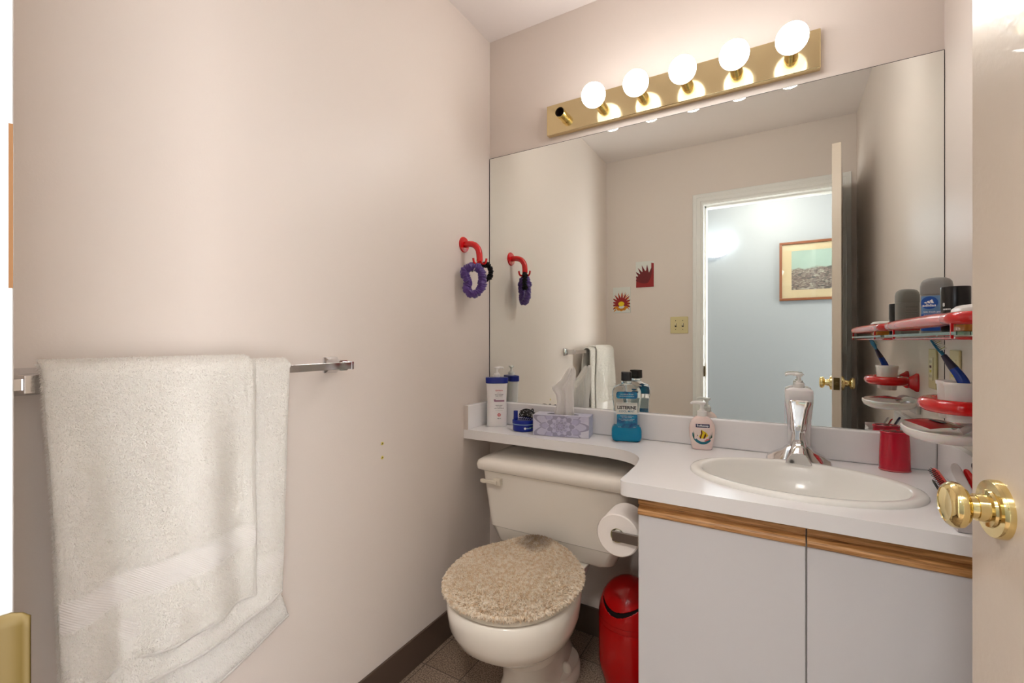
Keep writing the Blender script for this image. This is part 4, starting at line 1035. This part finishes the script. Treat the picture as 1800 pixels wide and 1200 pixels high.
for nm, fn in (('front_layer', outer), ('back_layer', inner)):
    o = obj(nm, grid(fn, 70, 120), M['terry'], tw, sm=80)
    sl = o.modifiers.new('s', 'SOLIDIFY'); sl.thickness = .006; sl.offset = 0
    fr = o
    # hems
    def hem(fn=fn, s=1.0):
        return tube([tuple(Vector(fn(i/60, s))+Vector((.001, 0, 0))) for i in range(61)], .0042, 8)
    obj('hem', hem(), M['terryhair'], o, sm=60)
    if nm == 'back_layer': obj('hem', tube([fn(i/60, 0) for i in range(61)], .0042, 8), M['terryhair'], o, sm=60)
    obj('hem', tube([tuple(Vector(fn(1.0, .40+.6*i/60))+Vector((.001, 0, 0))) for i in range(61)], .0035, 8), M['terryhair'], o, sm=60)
    # woven band
    bz0, bz1 = ((.672, .722) if nm == 'front_layer' else (.60, .64))
    V, F = [], []
    nb = 60
    for i in range(nb+1):
        u = i/nb; sl0 = bs_of(bz1+.014*u, u, fn); sl1 = bs_of(bz0+.014*u, u, fn)
        for k in range(6):
            p = Vector(fn(u, sl0+(sl1-sl0)*k/5)); V.append((p.x+.0045+.001*math.sin(PI*k/5), p.y, p.z))
    for i in range(nb):
        for k in range(5): F.append((i*6+k, i*6+k+1, (i+1)*6+k+1, (i+1)*6+k))
    obj('woven_band', (V, F), M['band'], o, sm=60)
    # pile
    pts = []; rnd = random.Random(11 if nm == 'front_layer' else 12)
    cnt = 60000 if nm == 'front_layer' else 30000
    while len(pts) < cnt:
        u, s = rnd.random(), rnd.uniform(.33, .997)
        p = Vector(fn(u, s))
        if s > .42 and bz0+.014*u-.002 < p.z < bz1+.014*u+.002: continue
        if nm == 'back_layer' and s > .45 and u < .74 and p.z > .58 and rnd.random() < .93: continue
        e_ = .004
        du = Vector(fn(min(1, u+e_), s))-Vector(fn(max(0, u-e_), s)); ds = Vector(fn(u, min(1, s+e_)))-Vector(fn(u, s-e_))
        nn = ds.cross(du).normalized()
        if nn.x < 0 and s > .42: nn = -nn
        if s <= .42:
            c_ = Vector((BX, p.y, BZ)); nn = (p-c_).normalized()
        pts.append((p+nn*.0028, nn))
    # left silhouette edge
    for k in range(2600):
        s = rnd.uniform(.38, .995); p = Vector(fn(0, s)); pts.append((p, Vector((.3, -1, rnd.uniform(-.3, .3)))))
    h_ = obj('terry_pile', hairs(pts, .0058, .00042, .55, .35), M['terryhair'], o, sm=0); h_['kind'] = 'stuff'
# back of the inner strip (outer face of the lower back layer is seen below the front)
pts = []; rnd = random.Random(15)
while len(pts) < 16000:
    u, s = rnd.random(), rnd.uniform(.003, .15); p = Vector(inner(u, s)); pts.append((p+Vector((.003, 0, 0)), Vector((1, 0, 0))))
h_ = obj('terry_pile', hairs(pts, .0055, .00042, .55, .35), M['terryhair'], fr, sm=0); h_['kind'] = 'stuff'

# ================================================================== TOILET
TX = -.682
to = thing('toilet', 'off-white two-piece toilet between the left wall and the vanity', 'toilet', (TX, 1.19, 0))
def egg(rx, ryf, ryb, z, cy=0, n=56, e=2.15):
    out_ = []
    for i in range(n):
        a = 2*PI*i/n; c, s = math.cos(a), math.sin(a)
        out_.append((rx*math.copysign(abs(c)**(2/e), c), cy+(ryb if s > 0 else ryf)*math.copysign(abs(s)**(2/e), s), z))
    return out_
bowl = [egg(.100, .105, .19, .17, .06), egg(.105, .11, .20, .20, .055), egg(.115, .13, .20, .225, .045), egg(.150, .178, .205, .255, .02), egg(.172, .201, .21, .285, .005), egg(.184, .216, .22, .32, 0), egg(.188, .223, .225, .36, 0), egg(.189, .224, .225, .392, 0), egg(.183, .218, .22, .398, 0), egg(.13, .16, .17, .399, 0)]
obj('bowl', loft(bowl), M['toilet'], to, sm=60)
ped = [egg(.088, .13, .28, 0, .09, e=2.6), egg(.090, .13, .28, .02, .09, e=2.6), egg(.082, .115, .26, .045, .09, e=2.5), egg(.072, .10, .24, .09, .09, e=2.4), egg(.075, .10, .22, .14, .08), egg(.095, .11, .2, .18, .06), egg(.11, .125, .2, .215, .05)]
obj('pedestal', loft(ped), M['toilet'], to, sm=60)
foot = [egg(.108, .10, .12, 0, .20, e=3), egg(.108, .10, .12, .03, .20, e=3), egg(.102, .095, .115, .045, .20, e=3), egg(.06, .06, .09, .055, .20)]
obj('foot_flange', loft(foot), M['toilet'], to, sm=50)
for s_ in (-1, 1):
    obj('bolt_cap', xf(lathe([(.0165, 0), (.0155, .012), (.012, .024), (.006, .028)], 24), T(s_*.083, .19, .044)), M['bolt'], to)
neck = loft([sup(.20, .12, 4, .30, 36, 0, .27), sup(.24, .14, 4, .36, 36, 0, .27), sup(.27, .16, 4, .399, 36, 0, .255)])
obj('rear_deck', xf(neck, T(0, .0, -.018)), M['toilet'], to, sm=40, bev=.004)
seat = loft([egg(.188, .222, .20, .4035, 0), egg(.191, .226, .20, .406, 0), egg(.191, .226, .20, .417, 0), egg(.187, .221, .198, .420, 0)])
obj('seat_ring', seat, M['seat'], to, sm=40)
obj('seat_bumper', xf(lathe([(.012, 0), (.012, .0)], 8), T(0, .1, .41)), M['seat'], to) if False else None
# tank
TXC = -.002; TF = .222           # tank centre (local x), front face (local y)
def tring(hw, yf, yb, z, r_=.03, n=8):
    pts = []
    for cx_, cy_, a0 in ((hw-r_, yf+r_, -90), (hw-.012, yb-.012, 0), (-hw+.012, yb-.012, 90), (-hw+r_, yf+r_, 180)):
        rr = r_ if cy_ < (yf+yb)/2 else .012
        for k in range(n+1): a = math.radians(a0+90*k/n); pts.append((TXC+cx_+rr*math.cos(a), cy_+rr*math.sin(a), z))
    return pts
tank = [tring(.205, TF+.032, .462, .382), tring(.222, TF+.020, .464, .394), tring(.246, TF+.012, .464, .444), tring(.248, TF+.008, .464, .447), tring(.252, TF+.006, .465, .472), tring(.277, TF-.002, .466, .650)]
obj('tank', loft(tank), M['toilet'], to, sm=40)
lid = [tring(.286, TF-.010, .468, .651), tring(.296, TF-.017, .469, .656), tring(.298, TF-.019, .469, .672), tring(.293, TF-.015, .468, .685), tring(.282, TF-.002, .464, .692), tring(.25, TF+.03, .44, .693)]
obj('tank_lid', loft(lid), M['toilet'], to, sm=50)
fl = obj('flush_lever', join(box(TXC-.212, TXC-.182, TF-.020, TF+.006, .606, .630), loft([[(TXC-.262+.07*t_, TF-.024+a, .617+b2) for a, b2 in ((-.005*k_, -.006*k_), (.004, -.006*k_), (.004, .007*k_), (-.005*k_, .007*k_))] for t_, k_ in ((0, .8), (.15, 1.2), (.5, .8), (.95, 1.1), (1.0, 1.1))])), M['seat'], to, bev=.002)
# fluffy lid cover
LCY = .0
cv = thing('toilet_lid_cover', 'fluffy beige shag cover over the closed toilet lid', 'toilet lid cover', (TX, 1.19, .424))
def lidz(x_, y_):
    q = (x_/.19)**2+(y_/.22)**2
    z = .030-.022*max(0, q)**2.2
    z += .006*noise.noise(Vector((x_*9, y_*9, 0)))
    z += .024*math.exp(-((y_-.172)/.034)**2)*math.exp(-(x_/.10)**2)
    z -= .004*math.exp(-((x_*.25+y_-.02)/.006)**2)
    return z
def lidp(a, r_):
    c, s = math.cos(a), math.sin(a); e_ = 2.15
    return (.194*r_*math.copysign(abs(c)**(2/e_), c), (.203 if s > 0 else .229)*r_*math.copysign(abs(s)**(2/e_), s))
rings = []
for r_ in [.02, .15, .3, .45, .6, .72, .82, .9, .95, .985, 1.0]:
    rings.append([(*lidp(2*PI*k/64, r_), lidz(*lidp(2*PI*k/64, r_)) if r_ < .99 else .008) for k in range(64)])
rings.append([(*lidp(2*PI*k/64, 1.0), -.002) for k in range(64)]); rings.append([(*lidp(2*PI*k/64, .9), -.002) for k in range(64)])
cvb = obj('cover_cloth', loft(rings, True, True), M['shag'], cv, sm=60)
pts = []; rnd = random.Random(21)
for k in range(14000):
    a = rnd.uniform(0, 2*PI); r_ = math.sqrt(rnd.random())
    x_, y_ = lidp(a, r_); z = lidz(x_, y_); nx, ny = x_/.19, y_/.22; q = nx*nx+ny*ny
    if abs(x_*.25+y_-.02) < .003 and rnd.random() < .6: continue
    nn = Vector((nx*q**1.5*1.2, ny*q**1.5*1.2, 1)).normalized()
    pts.append((Vector((x_, y_, z)), nn))
for k in range(2600):
    a = rnd.uniform(0, 2*PI); x_, y_ = lidp(a, 1.0); pts.append((Vector((x_, y_, rnd.uniform(0, .010))), Vector((x_/.19, y_/.22, -.1)).normalized()))
h_ = obj('shag_pile', tufts(pts, .0120, .0018, .5, .2, 1, lambda p: .55+.45*min(1, ((p[0]/.19)**2+(p[1]/.22)**2)**1.5)), M['shag'], cv, sm=0); h_['kind'] = 'stuff'

# ================================================================== RED SWING BIN
bn = thing('swing_bin', 'small red swing-lid bin standing beside the vanity cabinet', 'bin', (-.424, 1.50, 0), math.radians(-14))
BR = .1
obj('bin_body', lathe([(.078, 0), (.084, .003), (.088, .02), (.0995, .06), (.1005, .08), (.1, .205), (.0985, .208)], 60), M['redbin'], bn, sm=50)
# domed lid with opening and flap
def dome(r_, z0, hh, keep, n=200, m_=90, off=0):
    V, F = [], []
    for i in range(m_+1):
        e_ = PI/2*i/m_
        for j in range(n): a = 2*PI*j/n; V.append((r_*math.cos(e_)*math.cos(a), r_*math.cos(e_)*math.sin(a), z0+hh*math.sin(e_)))
    for i in range(m_):
        for j in range(n):
            e_ = PI/2*(i+.5)/m_; a = 2*PI*(j+.5)/n; d = Vector((math.cos(e_)*math.cos(a), math.cos(e_)*math.sin(a), math.sin(e_)))
            if keep(d): F.append((i*n+j, i*n+(j+1) % n, (i+1)*n+(j+1) % n, (i+1)*n+j))
    return V, F
hole = lambda d: abs(d.x) < .80 and d.y < .35 and d.z > .24+.55*d.x*d.x
obj('lid_collar', lathe([(.0985, .2085), (.1005, .21), (.1008, .222), (.1, .225)], 60, False, False), M['redbin'], bn)
o = obj('domed_lid', dome(.1, .225, .122, lambda d: not hole(d)), M['redbin'], bn, sm=60); s5 = o.modifiers.new('s', 'SOLIDIFY'); s5.thickness = .002
obj('dark_inside', dome(.094, .225, .112, lambda d: True, 48, 12), M['binslot'], bn, sm=60)
flap = lambda d: abs(d.x) < .77 and d.y < .38 and d.z > .36+.40*d.x*d.x
o = obj('swing_flap', xf(dome(.0985, .225, .121, flap), T(0, -.002, .002)), M['redbin'], bn, sm=60); s6 = o.modifiers.new('s', 'SOLIDIFY'); s6.thickness = .002

# ================================================================== OPPOSITE WALL: PICTURES, SWITCH
def tile_pic(name, label, xc, zc2, w_, h_):
    o = thing(name, label, 'picture', (xc, YO, zc2), 0)
    obj('glass_clip_frame', box(-w_/2, w_/2, 0, .006, -h_/2, h_/2), M['lbwhite'], o, bev=.0008)
    return o
W1, H1 = .128, .185
rp = tile_pic('flower_picture', 'clip-framed picture of large dark red petals on the wall', -.803, 1.600, W1, H1)
pmap = lambda y_: (lambda u, v: (u, y_, v))
clampp = lambda pts: [(max(-W1/2+.002, min(W1/2-.002, a)), max(-H1/2+.002, min(H1/2-.002, b2))) for a, b2 in pts]
def petal(cx_, cz_, ang, ln, wd):
    pts = []
    for q in range(13):
        t_ = q/12; pts.append((ln*t_, wd*math.sin(PI*t_**.8)))
    for q in range(12, -1, -1):
        t_ = q/12; pts.append((ln*t_, -wd*math.sin(PI*t_**.8)))
    c, s = math.cos(ang), math.sin(ang)
    return [(cx_+a*c-b2*s, cz_+a*s+b2*c) for a, b2 in pts]
M['petred'] = P('petal_red', (150, 30, 32), .4); M['petred2'] = P('petal_red_dark', (108, 20, 26), .4); M['orange'] = P('petal_orange', (222, 140, 30), .4)
# seen through the mirror left and right swap, so build along -x
obj('printed_petals', join(poly(clampp([(-.04, -.09), (.064, -.09), (.064, .075), (.045, .08), (.042, -.01), (.02, .03), (-.02, .02), (-.06, -.02), (-.064, -.09)]), pmap(.0064))), M['petred'], rp, sm=0)
obj('petal_tips', join(*[poly(clampp(petal(.02, -.06, math.radians(a), l_, .011)), pmap(.0066+.0001*i)) for i, (a, l_) in enumerate(((75, .12), (92, .13), (108, .135), (122, .13), (136, .125), (150, .11), (165, .10)))]), M['petred2'], rp, sm=0)
fp = tile_pic('flower_picture', 'clip-framed picture of a red and yellow daisy on the wall', -.969, 1.427, W1, H1)
obj('red_rays', join(*[poly(clampp(petal(-.002, -.028, math.radians(a), .085, .008)), pmap(.0064+.0001*i)) for i, a in enumerate(range(-20, 215, 21))]), M['petred'], fp, sm=0)
obj('yellow_rays', join(*[poly(clampp([(-.002+.052*math.cos(math.radians(a))-.004, -.028+.058*math.sin(math.radians(a))), (-.002+.085*math.cos(math.radians(a)), -.028+.10*math.sin(math.radians(a))), (-.002+.05*math.cos(math.radians(a+9)), -.028+.06*math.sin(math.radians(a+9)))]), pmap(.008)) for a in range(-30, 225, 19)]
                        + [disc(-.002+.035*math.cos(math.radians(a)), -.045+.026*math.sin(math.radians(a)), .014, .010, pmap(.0079), 12, 1) for a in (200, 235, 270, 305, 340)]), M['orange'], fp, sm=0)
obj('flower_centre', disc(-.002, -.028, .022, .017, pmap(.0083)), M['yellow'], fp, sm=0)
sw = thing('light_switch', 'ivory double toggle light switch beside the doorway', 'light switch', (-.572, YO, 1.239))
obj('switch_plate', box(-.058, .058, 0, .006, -.057, .057), M['ivory'], sw, bev=.003)
for x_ in (-.023, .023):
    obj('toggle', loft([[(x_-.004, y_, z_-.006), (x_+.004, y_, z_-.006), (x_+.004, y_, z_+.006), (x_-.004, y_, z_+.006)] for y_, z_ in ((.005, 0), (.016, .007))]), M['ivory2'], sw, bev=.001)
    obj('slot', box(x_-.006, x_+.006, .0055, .0064, -.012, .012), M['dark'], sw)
    for z_ in (.030, -.030): obj('screw', xf(lathe([(.0028, 0), (.0025, .001)], 12), T(x_, .006, z_) @ RX(-PI/2)), M['dark'], sw)
# worn latch mark on casing
obj('worn_paint', box(XO0-.0012, XO0+.0004, YO+.0068, YO+.0088, 1.168, 1.272), M['patch'], bpy.data.objects['trim_2'])

# ================================================================== HALL
sc_ = thing('wall_sconce', 'glowing frosted half-bowl sconce on the hall wall', 'wall lamp', (-.466, YH, 1.86))
rings = []
for i in range(11):
    a = PI/2*i/10; r_ = .165*math.sin(a)+.002; z = .155*(1-math.cos(a))
    rings.append([(r_*math.cos(PI*j/24), .72*r_*math.sin(PI*j/24)+.0005, z) for j in range(25)])
o = obj('glass_bowl', loft(rings, False, False, False), M['sconce'], sc_, sm=80)
obj('wall_plate', box(-.05, .05, 0, .012, .05, .14), M['brass'], sc_, bev=.004)
pc = thing('framed_picture', 'wood-framed landscape print hanging on the hall wall', 'picture', (.33, YH, 1.694))
fw, fh = .62, .474
obj('frame', join(box(-fw/2, fw/2, 0, .02, fh/2-.02, fh/2), box(-fw/2, fw/2, 0, .02, -fh/2, -fh/2+.02), box(-fw/2, -fw/2+.02, 0, .02, -fh/2+.02, fh/2-.02), box(fw/2-.02, fw/2, 0, .02, -fh/2+.02, fh/2-.02)), M['woodframe'], pc, bev=.003)
obj('mat', box(-fw/2+.02, fw/2-.02, 0, .008, -fh/2+.02, fh/2-.02), M['mat'], pc, sm=0)
obj('print', box(-fw/2+.085, fw/2-.085, .008, .009, -fh/2+.085, fh/2-.075), M['landscape'], pc, sm=0)
gp = P('picture_glass', (255, 255, 255), .02, trans=1, ior=1.3)
obj('glass', box(-fw/2+.02, fw/2-.02, .014, .0155, -fh/2+.02, fh/2-.02), gp, pc, sm=0)
# unseen lamp added behind the camera to fill the bathroom through the doorway
hl = thing('hall_fill_lamp', 'round frosted fill lamp added on the hall ceiling, out of view', 'ceiling lamp', (-.05, -.40, ZC))
M['hallfill'] = P('hall_fill_glow', (255, 252, 246), .4, emit=HALL)
obj('fill_lamp_bowl', lathe([(.02, -.09), (.08, -.08), (.13, -.055), (.155, -.02), (.155, -.004)], 40), M['hallfill'], hl)
obj('fill_lamp_rim', lathe([(.157, -.02), (.165, -.015), (.165, 0), (.157, 0)], 40), M['brass'], hl)
